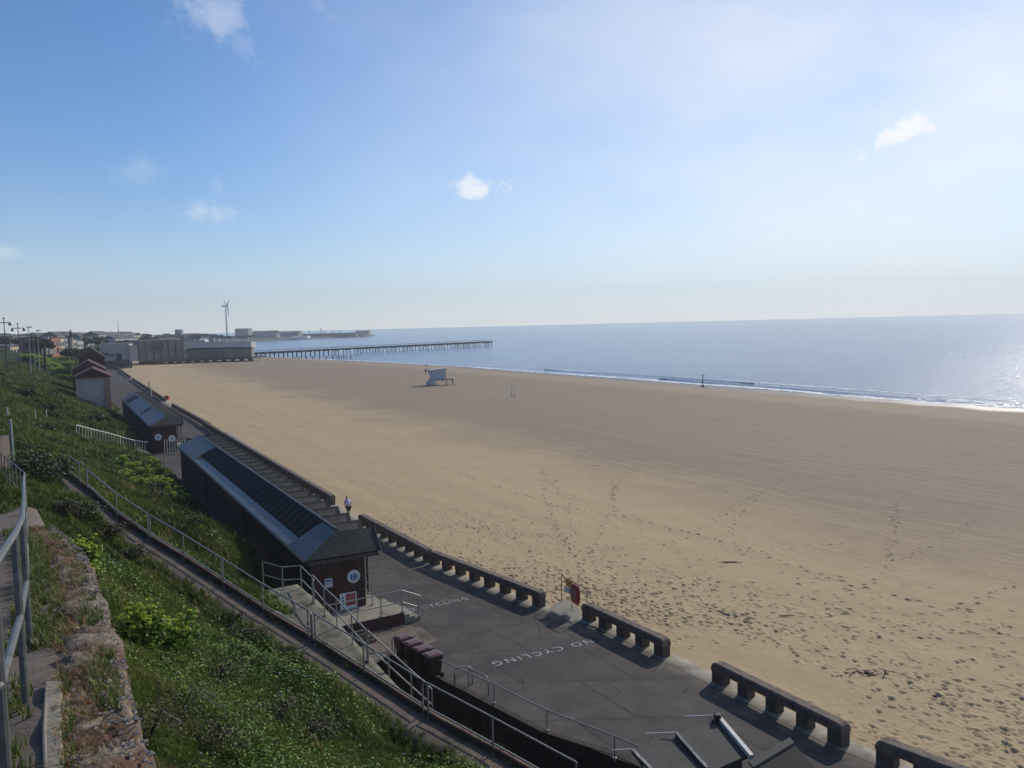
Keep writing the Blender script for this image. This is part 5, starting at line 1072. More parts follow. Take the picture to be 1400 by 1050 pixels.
B_ = [('terrace_house', -14, 14, 470, 481.5, 330, 'cream', 'cream terrace house cut by the left edge of the frame', 'dull', 2.2, 3), ('terrace_house', 14.5, 41, 471, 480.5, 340, 'cream', 'long pale terrace beside the brick block at far left', 'dull', 2, 7),
      ('brick_house', 71, 82, 459.5, 482, 330, 'redbrick', 'tall red brick house standing end on to the slope', 'tile', 1.6, 2), ('town_house', 83, 89, 461, 481, 345, 'cream', 'narrow cream house joined to the red brick one', 'dull', 1.5, 2),
      ('town_house', 90, 97, 460, 476, 400, 'pale_far', 'cream gabled villa left of the turret', 'dull', 2.5, 3), ('town_house', 98, 105, 461, 475, 410, 'cream', 'cream gabled villa under the turret', 'tile', 3, 3), ('town_house', 106, 114.5, 463.5, 475, 430, 'pale_far', 'pale villa right of the turret with many windows', 'dull', 2.5, 4),
      ('town_house', 118, 128, 467, 474, 520, 'pale_far', 'low grey white house in the trees right of the villas', 'dull', 2, 3), ('town_house', 129, 137, 463.5, 471, 560, 'pale_far', 'blue grey house among the trees', 'dull', 3, 2), ('town_house', 139, 150, 464, 470, 600, 'pale_far', 'wide pale house behind the pier entrance', 'dull', 3, 3), ('town_house', 151, 161, 463, 470, 610, 'grey_light', 'grey house behind the pier entrance', 'dull', 3, 2),
      ('apartment_block', 182, 198, 457.5, 466, 700, 'cream', 'bright cream apartment block above the grey pier hall', 'dull', 0, 4), ('apartment_block', 199, 212, 457.8, 466, 720, 'pale_far', 'paler apartment block right of the bright cream one', 'dull', 0, 3), ('apartment_block', 163, 181, 456.5, 466, 760, 'grey_light', 'hazy grey apartment block left of the bright cream one', 'dull', 0, 4),
      ('church', 234, 266, 456, 466, 1100, 'grey_light', 'long hazy church roof on the skyline', 'dull', 5, 5), ('warehouse', 214, 232, 462, 467, 900, 'pale_far', 'low pale warehouse above the pier hall', 'dull', 2, 3), ('warehouse', 268, 292, 461, 467, 1000, 'grey_light', 'low grey shed above the pale pier roof', 'dull', 2, 3), ('warehouse', 272, 280, 463.5, 467, 800, 'white', 'small bright white roofed shed above the pier hall', 'white', 1, 1),
      ('office_block', 321.5, 339.5, 449, 461, 1700, 'grey_light', 'boxy office block rising on the harbour skyline right of the turbine', 'dull', 0, 5), ('factory_shed', 344, 378, 452.2, 461, 1650, 'grey_light', 'long harbour shed with a shallow roof right of the office block', 'dull', 5, 5), ('factory_shed', 378.5, 408, 452.6, 459.5, 1700, 'grey_clad', 'darker harbour shed farther along the waterfront', 'dull', 3, 4),
      ('factory_shed', 397, 420, 459.5, 461.2, 1640, 'white', 'low bright shed on the quay edge', 'white', 0, 2), ('harbour_office', 486, 505, 451.8, 457, 1960, 'cream', 'flat roofed pale building near the end of the harbour arm', 'dull', 0, 5), ('quay_wall', 408, 486, 455.5, 459.8, 1850, 'land', 'low quay running out to the harbour mouth', 'land', 0, 0), ('factory_shed', 450, 480, 456.4, 458.2, 1880, 'redbrick', 'very low brown shed along the quay', 'dull', 0, 3),
      ('town_house', 22, 33, 458, 470, 620, 'grey_light', 'hazy house behind the long terrace', 'dull', 3, 3), ('town_house', 48, 58, 471, 480, 320, 'grey_clad', 'dark house half hidden in the trees by the brick block', 'dull', 2, 2)]
for (nm, x0, x1, yt, yb, ds, mt, lb, rf_, rh_px, win) in B_:
    pxbox(nm, x0, x1, yt, yb, ds, mt, lb, dist1=ds+2.6*(x1-x0)*ds/FPX if nm in ('terrace_house', 'town_house', 'brick_house', 'apartment_block') and ds > 325 else ds+.3, depth=12 if ds < 900 else 30, roof=rf_, rh=rh_px*ds/FPX if nm != 'quay_wall' else 0, win=win, over=.3, cat={'church': 'church'}.get(nm, 'building'))
tw_ = far(243.5, 458, 1100); m_ = MB(); m_.box(tw_.x-4, tw_.x+4, tw_.y, tw_.y+8, 5, far(243.5, 450.5, 1100).z); tag(m_.build('church_tower', M['grey_light']), 'square church tower on the skyline', 'tower')
tw_ = far(97, 462, 405); zt = far(97, 450.5, 405).z; m_ = MB(); m_.tube([(tw_.x, tw_.y, 8), (tw_.x, tw_.y, zt-4)], 1.1, 8); root = empty('turret', (tw_.x, tw_.y, 8), 'turret with a red pointed roof above the cream villas', 'turret'); m_.build('drum', M['cream'], root); m_ = MB(); m_.tube([(tw_.x, tw_.y, zt-4), (tw_.x, tw_.y, zt)], 1.35, 8, r2=.1); m_.build('spire', M['tile'], root)
# wind turbine
tb = far(309, 459.5, 2260); hub = far(308, 418.5, 2260); root = empty('wind_turbine', (tb.x, tb.y, 0), 'tall white wind turbine on the harbour skyline', 'wind turbine')
M['turb'] = pmat('turbine_paint', (.42, .44, .46), (.36, .38, .40), .1, .5)
m_ = MB(); m_.tube([(hub.x, hub.y+3, -3), (hub.x, hub.y+3, hub.z)], 2.6, 12, r2=1.5); m_.build('tower', M['turb'], root)
m_ = MB(); m_.box(hub.x-11, hub.x+4, hub.y, hub.y+5, hub.z-2, hub.z+2); m_.build('nacelle', M['turb'], root)
h0 = Vector((hub.x+5.5, hub.y-1, hub.z+1.0)); m_ = MB(); m_.tube([h0-Vector((2, 0, 0)), h0+Vector((2.5, 0, 0))], 2.2, 10, r2=.8); m_.build('hub', M['turb'], root)
for (px, py) in ((304.3, 409.5), (314, 408.5), (313.3, 436)):
    tip = far(px, py, 2260); d = (tip-h0); m_ = MB(); m_.tube([h0, h0+d*.2, h0+d], 1.15, 6); vs = np.array(m_.v)
    m2 = MB(); d1 = d.normalized(); s_ = d1.cross(Vector((0, 1, 0))).normalized(); m2.add([tuple(h0-s_*1+Vector((0, -.4, 0))), tuple(h0+s_*1+Vector((0, -.4, 0))), tuple(h0+d*.25+s_*2.1), tuple(tip), tuple(h0+d*.25-s_*1.4), tuple(h0+Vector((0, .8, 0)))], [(0, 1, 2, 3, 4), (1, 0, 5), (1, 5, 2), (2, 5, 3), (3, 5, 4), (4, 5, 0)]); m2.build('blade', M['turb'], root)
ms = far(162, 455, 900); m_ = MB(); zt = far(162, 437.5, 900).z; m_.tube([(ms.x, ms.y, 5), (ms.x, ms.y, zt)], .55, 4, r2=.15)
for s_ in (-1, 1): m_.tube([(ms.x+s_*1.2, ms.y, 5), (ms.x, ms.y, zt*.7)], .25, 4)
tag(m_.build('radio_mast', M['dull']), 'thin lattice radio mast on the town skyline', 'mast')
for px in (423, 439, 443, 455, 466):
    p = far(px, 457, 1800); zt = far(px, {439: 448.6}.get(px, 451.5), 1800).z; m_ = MB(); m_.tube([(p.x, p.y, -2), (p.x, p.y, zt)], .5 if px != 439 else .9, 5); m_.box(p.x-1.4, p.x+1.4, p.y-.4, p.y+.4, zt-.5, zt); tag(m_.build('light_mast', M['dull']), 'thin light mast on the far quay', 'mast', 'light masts on the quay')
# street lamps on the upper promenade
for i, (px, yb, yt, arms, lb) in enumerate(((8.5, 488, 434, 2, 'ornate twin arm street lamp at the left frame edge'), (27, 487, 441.5, 2, 'ornate twin arm street lamp second from the left'), (41, 486, 447, 0, 'plain lamp column right of the two ornate lamps'), (53, 486, 452, 0, 'slender lamp column among the trees'), (62, 500, 462, 0, 'dark lamp column standing low on the far slope'), (47, 486, 455, 0, 'short pale column between the plain lamp columns'))):
    ds = 7.6*FPX/(yb-yt) if arms else 7.0*FPX/(yb-yt)*.9
    if ds > 260: ds = 240
    if i == 4: ds = 150
    p = far(px, yb, ds); tpz = far(px, yt, ds).z; zb_ = min(p.z, hz_(p.x, p.y)) if i != 4 else p.z
    root = empty('street_lamp', (p.x, p.y, p.z), lb, 'street lamp', 'street lamps along the upper promenade')
    m_ = MB(); m_.tube([(p.x, p.y, min(zb_, p.z)-1), (p.x, p.y, tpz)], .11 if i != 4 else .2, 6, r2=.07 if i != 4 else .17); m_.build('column', M['galv' if i not in (0, 1, 4) else 'timber'], root)
    sc = ds/FPX
    if arms:
        m_ = MB(); az = tpz-7.0*sc; m_.tube([(p.x-8*sc, p.y, az), (p.x+8*sc, p.y, az)], .08, 5); m_.build('arm', M['timber'], root)
        for s_ in (-1, 1): m_ = MB(); m_.tube([(p.x+s_*8*sc, p.y, az), (p.x+s_*8*sc, p.y, az-2.2*sc), (p.x+s_*8*sc, p.y, az-4*sc)], .15, 8, r2=.34); m_.build('lantern', M['timber'], root)
        m_ = MB(); m_.tube([(p.x, p.y, tpz-1.5*sc), (p.x, p.y, tpz)], .25, 8, r2=.1); m_.build('finial', M['timber'], root)
    else: m_ = MB(); m_.box(p.x-.25, p.x+.9, p.y-.15, p.y+.15, tpz-.15, tpz+.1); m_.build('lamp_head', M['galv_far'], root)
# picket fence line at slope crest
m_ = MB()
for k in range(14): p = far(-2+k*2.4, 487.5-k*.04, 186); m_.tube([(p.x, p.y, p.z-1), (p.x, p.y, p.z+.9)], .03, 4)
m_.tube([far(-3, 482, 186), far(30, 482, 186)], .03, 4); tag(m_.build('crest_railing', M['galv_far']), 'pale railing along the crest of the far slope at the left edge', 'railing')
# ------------------------------------------------------------------ far trees
def tree_mesh(seed, n_=420, h=9., w=4.6, tr_=.8, ft=.9):
    rg = np.random.RandomState(seed); VV = []; F = []; tint = []
    lob = [(rg.uniform(-w*.5, w*.5), rg.uniform(-w*.5, w*.5), h*rg.uniform(.42, .82), w*rg.uniform(.3, .55)) for _ in range(7)]+[(0, 0, h*.6, w*.6)]
    for k in range(n_):
        l_ = lob[rg.randint(len(lob))]; d = rg.normal(0, 1, 3); d /= np.linalg.norm(d); r_ = l_[3]*rg.uniform(.72, 1.08)
        c_ = np.array([l_[0], l_[1], l_[2]])+d*r_*np.array([1, 1, .78]); a = rg.normal(0, 1, 3); a /= np.linalg.norm(a); b2 = np.cross(a, d+.3*rg.normal(0, 1, 3)); b2 /= np.linalg.norm(b2)+1e-6
        s_ = ft*rg.uniform(.5, 1.1); i = len(VV); VV += [c_-a*s_, c_+b2*s_*.7, c_+a*s_, c_-b2*s_*.7]; F.append((i, i+1, i+2, i+3)); tint += [rg.uniform(0, .85)]*4
    return VV, F, tint
M['treeleaf'] = leafmat('tree_foliage', (.055, .085, .022), (.018, .032, .010), tr=.1)
protos = []
for s_ in range(4):
    VV, F, tn = tree_mesh(s_, 420); o = np_mesh('crown', VV, F, M['treeleaf'], col=tn); me = o.data; bpy.data.objects.remove(o)
    m_ = MB(); m_.tube([(0, 0, -2), (0, 0, 3), (.3, .2, 6)], .45, 6, r2=.15)
    for a in (0, 2.1, 4.2): m_.tube([(0, 0, 2.5), (math.cos(a)*1.6, math.sin(a)*1.6, 5.5)], .16, 5, r2=.06)
    t_ = m_.build('trunk', M['timber']); tme = t_.data; bpy.data.objects.remove(t_); protos.append((me, tme))
def plant_tree(p, sc, label, group, wide=1.):
    me, tme = protos[rng.randint(4)]; root = empty('tree', p, label, 'tree', group)
    for nm, mm in (('crown', me), ('trunk', tme)): o = bpy.data.objects.new(nm, mm); C.objects.link(o); o.parent = root
    root.scale = (sc*wide, sc*wide, sc); root.rotation_euler = (0, 0, rng.uniform(0, 6.28))
tspec = []
sky_ = [(0, 455), (10, 454), (20, 457), (30, 455), (40, 453.5), (50, 455), (60, 456), (70, 455), (82, 452.5), (90, 453), (104, 455), (112, 456), (120, 453), (128, 455), (136, 455), (146, 456), (158, 453), (170, 455), (186, 453), (196, 454.5), (206, 456.5), (216, 456), (225, 453), (233, 456), (258, 455), (268, 456), (280, 454), (292, 455), (300, 457), (312, 458), (330, 458), (345, 457)]
for k, px in enumerate(np.arange(-6, 346, 4.4)):
    top = np.interp(px, [s[0] for s in sky_], [s[1] for s in sky_])+rng.uniform(-.4, 1.6); ds = rng.uniform(700, 900) if px < 210 else rng.uniform(950, 1250)
    tspec.append((px, top, ds, 'trees along the town skyline', 'dark tree on the town skyline'))
HG = (('pale_far', 'pale'), ('cream', 'cream'), ('white', 'white'), ('grey_light', 'grey'), ('redbrick', 'red brick'))
for k in range(34):
    x0 = 2+rng.uniform(0, 178); ds = rng.uniform(520, 980); mt, nm_ = HG[rng.choice([0, 0, 0, 1, 1, 2, 3, 3, 4])]; yb = 462.-.0245*x0+1130*(15-8.5)/ds; hh = rng.uniform(6.5, 10)*FPX/ds
    pxbox('town_house', x0, x0+rng.uniform(8, 16)*FPX/ds, yb-hh, yb+1, ds, mt, 'distant '+nm_+' house in the built up town behind the seafront', depth=10, roof=['dull', 'tile', 'dull'][k % 3], rh=rng.uniform(1.5, 3), win=3, dist1=ds+rng.uniform(12, 30), group='distant '+nm_+' houses')
for k in range(34):
    px = rng.uniform(-4, 66) if k < 26 else rng.uniform(108, 185); top = rng.uniform(457.5, 466); tspec.append((px, top, rng.uniform(430, 560), 'trees among the seafront houses', 'tree among the seafront houses'))
for px, top, ds in ((45, 462, 300), (50, 459, 310), (55, 463, 300), (61, 461, 305), (66, 463, 300), (92, 473, 300), (97, 474, 300), (103, 474, 305), (110, 475, 310), (118, 473, 330), (126, 472, 340)):
    tspec.append((px, top, ds, 'dark trees in front of the villas', 'dark tree standing in front of the villas'))
for px, top, ds, g_, lb in tspec:
    t_ = far(px, top, ds); base = 9.5 if ds < 600 else 5.5; h_ = max(t_.z-base, 5); sc = h_/9.2; plant_tree(Vector((t_.x, t_.y, t_.z-9.2*sc)), sc, lb, g_, 1.15 if ds < 600 else 1.5)
# ------------------------------------------------------------------ vegetation
rg = np.random.RandomState(11)
def tufts(name, P, hgt, wid, blades, mat_, tint, lean=.5, label='', kind='stuff'):
    """P: base points (n,3); every tuft is some tapering blades"""
    n_ = len(P); B = blades; base = np.repeat(P, B, 0); hh = np.repeat(hgt, B)*rg.uniform(.5, 1.2, n_*B); ww = np.repeat(wid, B)
    ang = rg.uniform(0, 6.283, n_*B); ln = rg.uniform(.1, lean, n_*B)*hh; off = rg.normal(0, 1, (n_*B, 2))*ww[:, None]*1.6
    b0 = base.copy(); b0[:, :2] += off; px_ = np.stack([-np.sin(ang), np.cos(ang), np.zeros_like(ang)], 1)*ww[:, None]*.5
    d2 = np.stack([np.cos(ang), np.sin(ang), np.zeros_like(ang)], 1); mid = b0+d2*(ln*.35)[:, None]; mid[:, 2] += hh*.6; tip = b0+d2*ln[:, None]; tip[:, 2] += hh
    b0[:, 2] -= .03
    V = np.stack([b0-px_, b0+px_, mid+px_*.8, mid-px_*.8, tip], 1).reshape(-1, 3); i = np.arange(n_*B)[:, None]*5
    F = np.concatenate([i+np.array([[0, 1, 2]]), i+np.array([[0, 2, 3]]), i+np.array([[3, 2, 4]])], 0)
    tn = np.repeat(np.clip(np.repeat(tint, B)+rg.normal(0, .12, n_*B), 0, .99), 5)
    o = np_mesh(name, V, F, mat_, col=tn); tag(o, label, kind=kind); return o
def project_np(P):
    z = P[:, 2]-HC; cp, sp_ = math.cos(PITCH), math.sin(PITCH); F_ = P[:, 1]*cp-z*sp_; V_ = P[:, 1]*sp_+z*cp
    u2 = FPX*P[:, 0]/F_; v2 = FPX*V_/F_; c, s = math.cos(ROLL), math.sin(ROLL)
    return 700+u2*c-v2*s, 525-(u2*s+v2*c), F_
hv = np.zeros(len(hill.data.vertices)*3); hill.data.vertices.foreach_get('co', hv); hv = hv.reshape(-1, 3)
hf = np.zeros(len(hill.data.polygons)*4, np.int32); hill.data.polygons.foreach_get('vertices', hf); hf = hf.reshape(-1, 4)
fc = hv[hf].mean(1); px_, py_, dd_ = project_np(fc); ok = (dd_ > 2) & (px_ > -160) & (px_ < 1000) & (py_ < 1200)
dk, _, sk_ = polyd(fc[:, :2], kl); ok &= ~((sk_ < 0) & (dk < .78) | (sk_ > 0) & (dk < .35))
dw, _, sw = polyd(fc[:, :2], np.array([(q.x, q.y, q.z) for q in wlf[:nW]])); ok &= ~((sw > 0) & (dw < 8) | (dw < .12))
dw2, _, sw2 = polyd(fc[:, :2], np.array([(q.x, q.y, q.z) for q in wlf])); ok &= ~((sw2 > 0) & (dw2 < 4.2) & (dw2 > 0.9) & (fc[:, 1] > 15) & (fc[:, 1] < 29))
fc_ok = hf[ok]; q4 = hv[fc_ok]; area = np.linalg.norm(np.cross(q4[:, 2]-q4[:, 0], q4[:, 3]-q4[:, 1]), axis=1)/2; dist = dd_[ok]
def pn_(P, s, o=0): return np.array([noise.noise(Vector((p[0]*s, p[1]*s, o))) for p in P])
def scatter(dens):
    k = rg.poisson(area*dens); idx = np.repeat(np.arange(len(area)), k); a = rg.rand(len(idx), 1); b_ = rg.rand(len(idx), 1); q = q4[idx]
    return q[:, 0]*(1-a)*(1-b_)+q[:, 1]*a*(1-b_)+q[:, 2]*a*b_+q[:, 3]*(1-a)*b_, dist[idx]
sz = np.clip(dist/14, .9, 9)
P, dd = scatter(125/np.clip(dist/16, .75, 12)**1.65)
patch = pn_(P, .35, 2)*.75+pn_(P, 1.3, 5)*.5
keep = pn_(P, .5, 8)+rg.uniform(-.2, .5, len(P)) > -.3; P = P[keep]; dd = dd[keep]; patch = patch[keep]
hgt = (.12+.12*np.clip(pn_(P, .45, 4)+.3, 0, 1))*np.clip(dd/22, .85, 2.6); wid = .0115*np.clip(dd/13, .8, 7)
tint = np.clip(.42+patch*1.0+.14*np.clip(pn_(P, .15, 31)*2, -1, 1), 0, .92)
brown = (pn_(P, .30, 17) > .34); tint[brown & (rg.rand(len(P)) < .4)] = .97
print('grass tufts', len(P)); tufts('grass', P, hgt, wid, 9, M['grass'], tint, .75, 'rough green grass covering the cliff slope')
# leafy undergrowth with small white flowers, lower slope
def leaves(name, P, size, mat_, label, per=8, spread=.14, up=.22, tlo=0, thi=.95, parent=None, kind='stuff'):
    n_ = len(P)*per; c_ = np.repeat(P, per, 0)+rg.normal(0, 1, (n_, 3))*[spread, spread, spread*.55]; c_[:, 2] += np.abs(rg.normal(0, up*.5, n_))+.04
    a = rg.normal(0, 1, (n_, 3)); a[:, 2] *= .5; a /= np.linalg.norm(a, axis=1)[:, None]; b_ = np.cross(a, rg.normal(0, .5, (n_, 3))+[0, 0, 1.2]); b_ /= np.linalg.norm(b_, axis=1)[:, None]
    s_ = np.repeat(size, per)*rg.uniform(.5, 1.2, n_) if hasattr(size, '__len__') else size*rg.uniform(.5, 1.2, n_); s_ = s_[:, None]
    V = np.stack([c_-a*s_, c_+b_*s_*.55-a*s_*.1, c_+a*s_, c_-b_*s_*.55-a*s_*.1], 1).reshape(-1, 3); i = np.arange(n_)[:, None]*4
    tn = np.repeat(rg.uniform(tlo, thi, n_), 4); o = np_mesh(name, V, i+np.array([[0, 1, 2, 3]]), mat_, col=tn)
    if parent: o.parent = parent
    else: tag(o, label, kind=kind)
    return o
P, dd = scatter(17/np.clip(dist/16, .7, 8)**1.8)
ppx, ppy, _ = project_np(P); zone = pn_(P, .22, 13)+np.where((ppy > 820) & (ppx > 330), .38, 0)+np.where((ppy > 600) & (ppx < 430) & (ppx > 230), .12, 0)+rg.uniform(-.2, .2, len(P)) > .30
Pz = P[zone]; dz = dd[zone]; print('leaf', len(Pz)); leaves('undergrowth', Pz, .034*np.clip(dz/15, .8, 4), M['leaf'], 'bright leafy undergrowth on the lower slope', 14, .13, .30)
fz = rg.rand(len(Pz)) < .10; leaves('wild_flowers', Pz[fz]+[0, 0, .24], .017*np.clip(dz[fz]/14, .8, 4), M['petal'], 'small white wild flowers in the undergrowth', 5, .10, .1)
# taller weeds hanging over the inner edge of the cliff path, dead stalks on the slope
ed = []
for i in range(0, len(fine)-1):
    a, b_ = fine[i], fine[i+1]; s_ = side_of(i, fine); n2 = int((b_-a).length*16)
    for k in range(n2):
        if noise.noise(Vector((a.x*.6+k*.02, a.y*.6, 9))) < -.25: continue
        q = a.lerp(b_, rg.rand())-s_*rg.uniform(.85, 1.5); ed.append((q.x, q.y, q.z-.05))
ed = np.array(ed); tufts('grass', ed, np.full(len(ed), .34), np.full(len(ed), .018), 9, M['grass'], rg.uniform(.2, .95, len(ed)), .9, 'tall grass hanging over the inner edge of the cliff path')
leaves('undergrowth', ed[rg.rand(len(ed)) < .5]+[0, 0, .1], .045, M['leaf'], 'leafy weeds along the inner edge of the cliff path', 8, .12, .25)
P, dd = scatter(1.1/np.clip(dist/16, .8, 10)**1.5); kp2 = pn_(P, .18, 61) > .0; P = P[kp2]; dd = dd[kp2]
tufts('dead_stalks', P, np.full(len(P), .5)*np.clip(dd/25, .8, 1.6), .009*np.clip(dd/13, .8, 5), 5, M['drygrass'], rg.uniform(.2, .95, len(P)), .8, 'dead pale and rusty stalks scattered over the slope')
# weeds along the kerb wall
kw_ = []
for i in range(0, len(fine)-1):
    a, b_ = fine[i], fine[i+1]; s_ = side_of(i, fine)
    for k in range(int((b_-a).length*14)):
        q = a.lerp(b_, rg.rand())
        if noise.noise(Vector((q.x*.8, q.y*.8, 29))) < -.05: continue
        o_ = rg.choice([-.07, .2]); kw_.append((q.x+s_.x*o_, q.y+s_.y*o_, q.z+(.0 if o_ < 0 else .12)))
kw_ = np.array(kw_); tufts('grass', kw_, np.full(len(kw_), .17), np.full(len(kw_), .014), 7, M['grass'], rg.uniform(.1, .98, len(kw_)), 1.2, 'grass and weeds growing along the kerb wall of the cliff path')
# low dark brambles scattered on the slope
M['bramble'] = leafmat('bramble_leaves', (.075, .085, .022), (.028, .030, .010), (.14, .06, .03), tr=.1)
for i, (px, py, r_) in enumerate([(250, 605, 1.1), (168, 628, .8), (210, 668, .7), (300, 930, .7), (240, 985, .9), (380, 985, .6), (330, 880, .5), (440, 1010, .5), (180, 770, .5), (105, 712, .8), (85, 705, .6), (260, 720, .5), (205, 683, .6), (60, 560, 1.2), (30, 540, 1.2), (130, 575, 1.0), (200, 1010, .6), (290, 1030, .6), (150, 740, .5), (60, 590, .8)]):
    p = onhill(px, py, .3, 13.2, 200); root = empty('bramble_bush', p, 'low dark bramble patch in the rough grass of the cliff slope', 'shrub', 'dark bramble patches on the slope')
    sz_ = max(.03, .0019*p.y); o = leaves('foliage', rg.normal(0, 1, (int(70+60*r_), 3))*[r_*.5, r_*.5, .09]+[0, 0, .14], sz_, M['bramble'], '', 10, .12, .16, 0, .98, root)
    m_ = MB()
    for k in range(9): a = rg.uniform(0, 6.28); m_.tube([(0, 0, -.1), (math.cos(a)*r_*.4, math.sin(a)*r_*.4, .35), (math.cos(a)*r_*.9, math.sin(a)*r_*.9, .05)], .012, 3, caps=False)
    m_.build('stems', M['timber']).parent = root
# dry grass, weeds on the rubble wall and terrace edge
PW = []; PG = []
for i in range(0, len(RL), 1):
    p = RL[i]; s_ = side_of(i, RL)
    for k in range(4):
        o_ = rg.uniform(-.02, .84); nn = noise.noise(Vector((p.x*1.3, p.y*1.3, 7)))+noise.noise(Vector((p.x*5, p.y*5+o_*6, 3)))*.6
        q = p+s_*o_; v = (q.x, q.y, p.z+.03)
        if .08 < o_ < .44 and nn > -.55+(.2-o_)*.9: PW.append(v)
        if o_ > .34 and nn > -.35 and not (p.y < 7.6 and .40 < o_ < .60): PG.append(v)
    if noise.noise(Vector((p.x*1.1, p.y*1.1, 20))) > .12: q = p+s_*rg.uniform(.02, .2); PG.append((q.x, q.y, p.z+.03))
PW = np.array(PW); PG = np.array(PG)
tufts('dry_weeds', PW, np.full(len(PW), .085), np.full(len(PW), .0065), 20, M['drygrass'], np.clip(.42+.9*pn_(PW, 1.8, 44)+rg.normal(0, .15, len(PW)), 0, .95), 2.0, 'dry brown weeds on the rubble wall top')
tufts('grass', PG, np.full(len(PG), .12), np.full(len(PG), .010), 12, M['grass'], rg.uniform(.25, .95, len(PG)), .9, 'green and yellow grass between the near fence and the rubble wall')
# loose stones on the rubble wall
st_ = MB()
for k in range(3200):
    p = RL[rg.randint(len(RL))]; q = p+Vector((.85, .52, 0))*(rg.uniform(-.42, .05) if rg.rand() < .35 else rg.uniform(-.14, .07)); r_ = rg.uniform(.005, .020)*(1 if rg.rand() < .94 else 1.8); c_ = Vector((q.x, q.y, p.z+.07+.06*noise.noise(Vector((q.x*5, q.y*5, 0)))))
    vs = [c_+Vector(rg.normal(0, 1, 3)).normalized()*r_*rg.uniform(.7, 1.2) for _ in range(6)]
    vs = [c_+Vector((1, 0, 0))*r_*rg.uniform(.7, 1.3), c_-Vector((1, 0, 0))*r_*rg.uniform(.7, 1.3), c_+Vector((0, 1, 0))*r_*rg.uniform(.7, 1.2), c_-Vector((0, 1, 0))*r_*rg.uniform(.7, 1.2), c_+Vector((0, 0, .8))*r_, c_-Vector((0, 0, .8))*r_]
    st_.add(vs, [(0, 2, 4), (2, 1, 4), (1, 3, 4), (3, 0, 4), (2, 0, 5), (1, 2, 5), (3, 1, 5), (0, 3, 5)])
tag(st_.build('stones', pmat('loose_flints', (.44, .39, .34), (.14, .10, .08), 30, .8)), 'loose flints and crumbled mortar on the rubble wall top', kind='stuff')
# flowering clumps : tall yellow green umbellifers
def umbel_plant(base, h, nst, spread, label, group=None, big=1.):
    root = empty('flowering_shrub', base, label, 'shrub', group); sm = MB(); heads = []; lp_ = []
    for k in range(nst):
        a = rg.uniform(0, 6.28); r_ = spread*math.sqrt(rg.rand()); hh = h*rg.uniform(.62, 1.05)
        b_ = Vector((math.cos(a)*r_*.5, math.sin(a)*r_*.5, -.1)); t_ = Vector((math.cos(a)*r_, math.sin(a)*r_, hh)); sm.tube([b_, b_.lerp(t_, .5)+Vector((rg.normal(0, .03), rg.normal(0, .03), 0)), t_], .010*big, 4, caps=False)
        heads.append(t_)
        for j in range(3): q = b_.lerp(t_, rg.uniform(.45, .85)); e_ = q+Vector((rg.normal(0, .09*big), rg.normal(0, .09*big), .12*big)); sm.tube([q, e_], .006*big, 3, caps=False); heads.append(e_)
        for j in range(7): lp_.append(b_.lerp(t_, rg.uniform(.05, .8)))
    sm.build('stems', M['leaf'], None).parent = root
    VV = []; F = []; tn = []
    for hd in heads:
        R_ = .065*big*rg.uniform(.7, 1.2)
        for k in range(26):
            d = rg.normal(0, 1, 3); d[2] = abs(d[2]); d /= np.linalg.norm(d); c_ = np.array(hd)+d*R_*[1, 1, .55]*rg.uniform(.7, 1); a = rg.normal(0, 1, 3); a /= np.linalg.norm(a); b2 = np.cross(a, d); b2 /= np.linalg.norm(b2)+1e-6; s_ = .020*big*rg.uniform(.6, 1.2); i = len(VV)
            VV += [c_-a*s_, c_+b2*s_, c_+a*s_, c_-b2*s_]; F.append((i, i+1, i+2, i+3)); tn += [rg.uniform(0, .95)]*4
    np_mesh('flower_heads', VV, F, M['umbel'], col=tn).parent = root
    leaves('leaves', np.array([tuple(p) for p in lp_]), .07*big, M['leaf'], '', 6, .10*big, .05, .1, .95, root); return root
UG = 'yellow green flowering clumps on the slope'
for (px, py, h, ns, sp_, big, lb) in ((195, 885, 1.0, 26, .55, 1.15, 'largest yellow green flowering clump, in front of the others beside the rubble wall'), (238, 890, .85, 20, .42, 1.1, 'yellow green flowering clump touching the right side of the largest one'),
                                      (116, 780, .95, 20, .42, 1.15, 'yellow green flowering clump at the far end of the rubble wall'), (128, 800, .6, 10, .25, 1.1, 'small leafy clump just below the one at the wall end')):
    p = onhill(px, py, .5, 13.2, 60); umbel_plant(p-Vector((0, 0, .05)), h, ns, sp_, lb, UG, big)
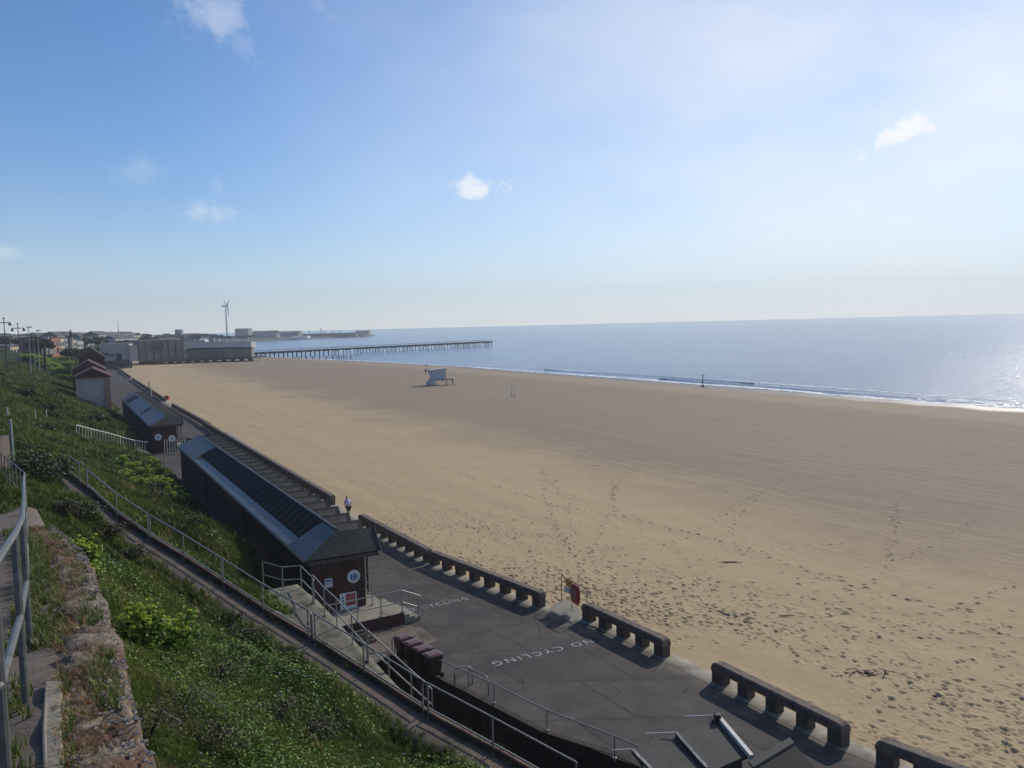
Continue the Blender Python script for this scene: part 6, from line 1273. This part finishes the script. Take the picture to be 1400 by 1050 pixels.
for i, (px, py) in enumerate([(165, 640), (182, 648), (196, 655), (205, 664), (218, 662), (228, 672), (238, 680), (246, 690), (172, 655), (190, 668), (208, 640), (214, 650)]):
    p = onhill(px, py, .2, 13, 130); umbel_plant(p-Vector((0, 0, .1)), rg.uniform(.7, 1.2), 14, .7, 'bushy bright green clump in the band above the gap between the huts', 'bright green clumps above the huts', 1.9)
for i, (px, py) in enumerate([(36, 494), (46, 496), (56, 499), (64, 503), (72, 506), (78, 510), (84, 515), (89, 520), (42, 495), (52, 497), (60, 501), (68, 505), (70, 496), (82, 499), (92, 503), (100, 500), (110, 497), (88, 494), (98, 492)]):
    p = onhill(px, py, .2, 13, 420)
    umbel_plant(p-Vector((0, 0, .3)), rg.uniform(1.6, 2.6), 22, 2.4, 'rounded sunlit green bush on the crest of the far slope', 'sunlit bushes on the far slope', 5.)
# ivy and dark shrubs in the shaded hollow behind the path bend
for i, (px, py) in enumerate([(34, 648), (48, 650), (60, 652), (72, 654), (84, 650), (22, 652)]):
    p = onhill(px, py, .5, 13, 90); root = empty('shrub', p, 'dark low shrub in the shaded hollow behind the path bend', 'shrub', 'dark shrubs behind the path bend')
    o = leaves('foliage', rg.normal(0, 1, (60, 3))*[.7, .5, .3]+[0, 0, .35], .10, M['treeleaf'], '', 7, .18, .1, 0, .8, root); m_ = MB(); m_.tube([(0, 0, -.2), (0, 0, .5)], .05, 5); m_.build('stem', M['timber']).parent = root
# ------------------------------------------------------------------ air
hb = MB(); hb.box(-2600, 2600, -40, 3200, -10.2, 150); ho = hb.build('haze', None); tag(ho, 'thin sea haze', kind='stuff')
hm_ = bpy.data.materials.new('haze'); hm_.use_nodes = True; t = hm_.node_tree
for x in list(t.nodes):
    if x.type == 'BSDF_PRINCIPLED': t.nodes.remove(x)
pv = t.nodes.new('ShaderNodeVolumePrincipled'); pv.inputs['Color'].default_value = (.80, .88, 1, 1); pv.inputs['Density'].default_value = .00022; pv.inputs['Anisotropy'].default_value = .2
t.links.new(pv.outputs[0], t.nodes['Material Output'].inputs['Volume']); ho.data.materials.append(hm_)
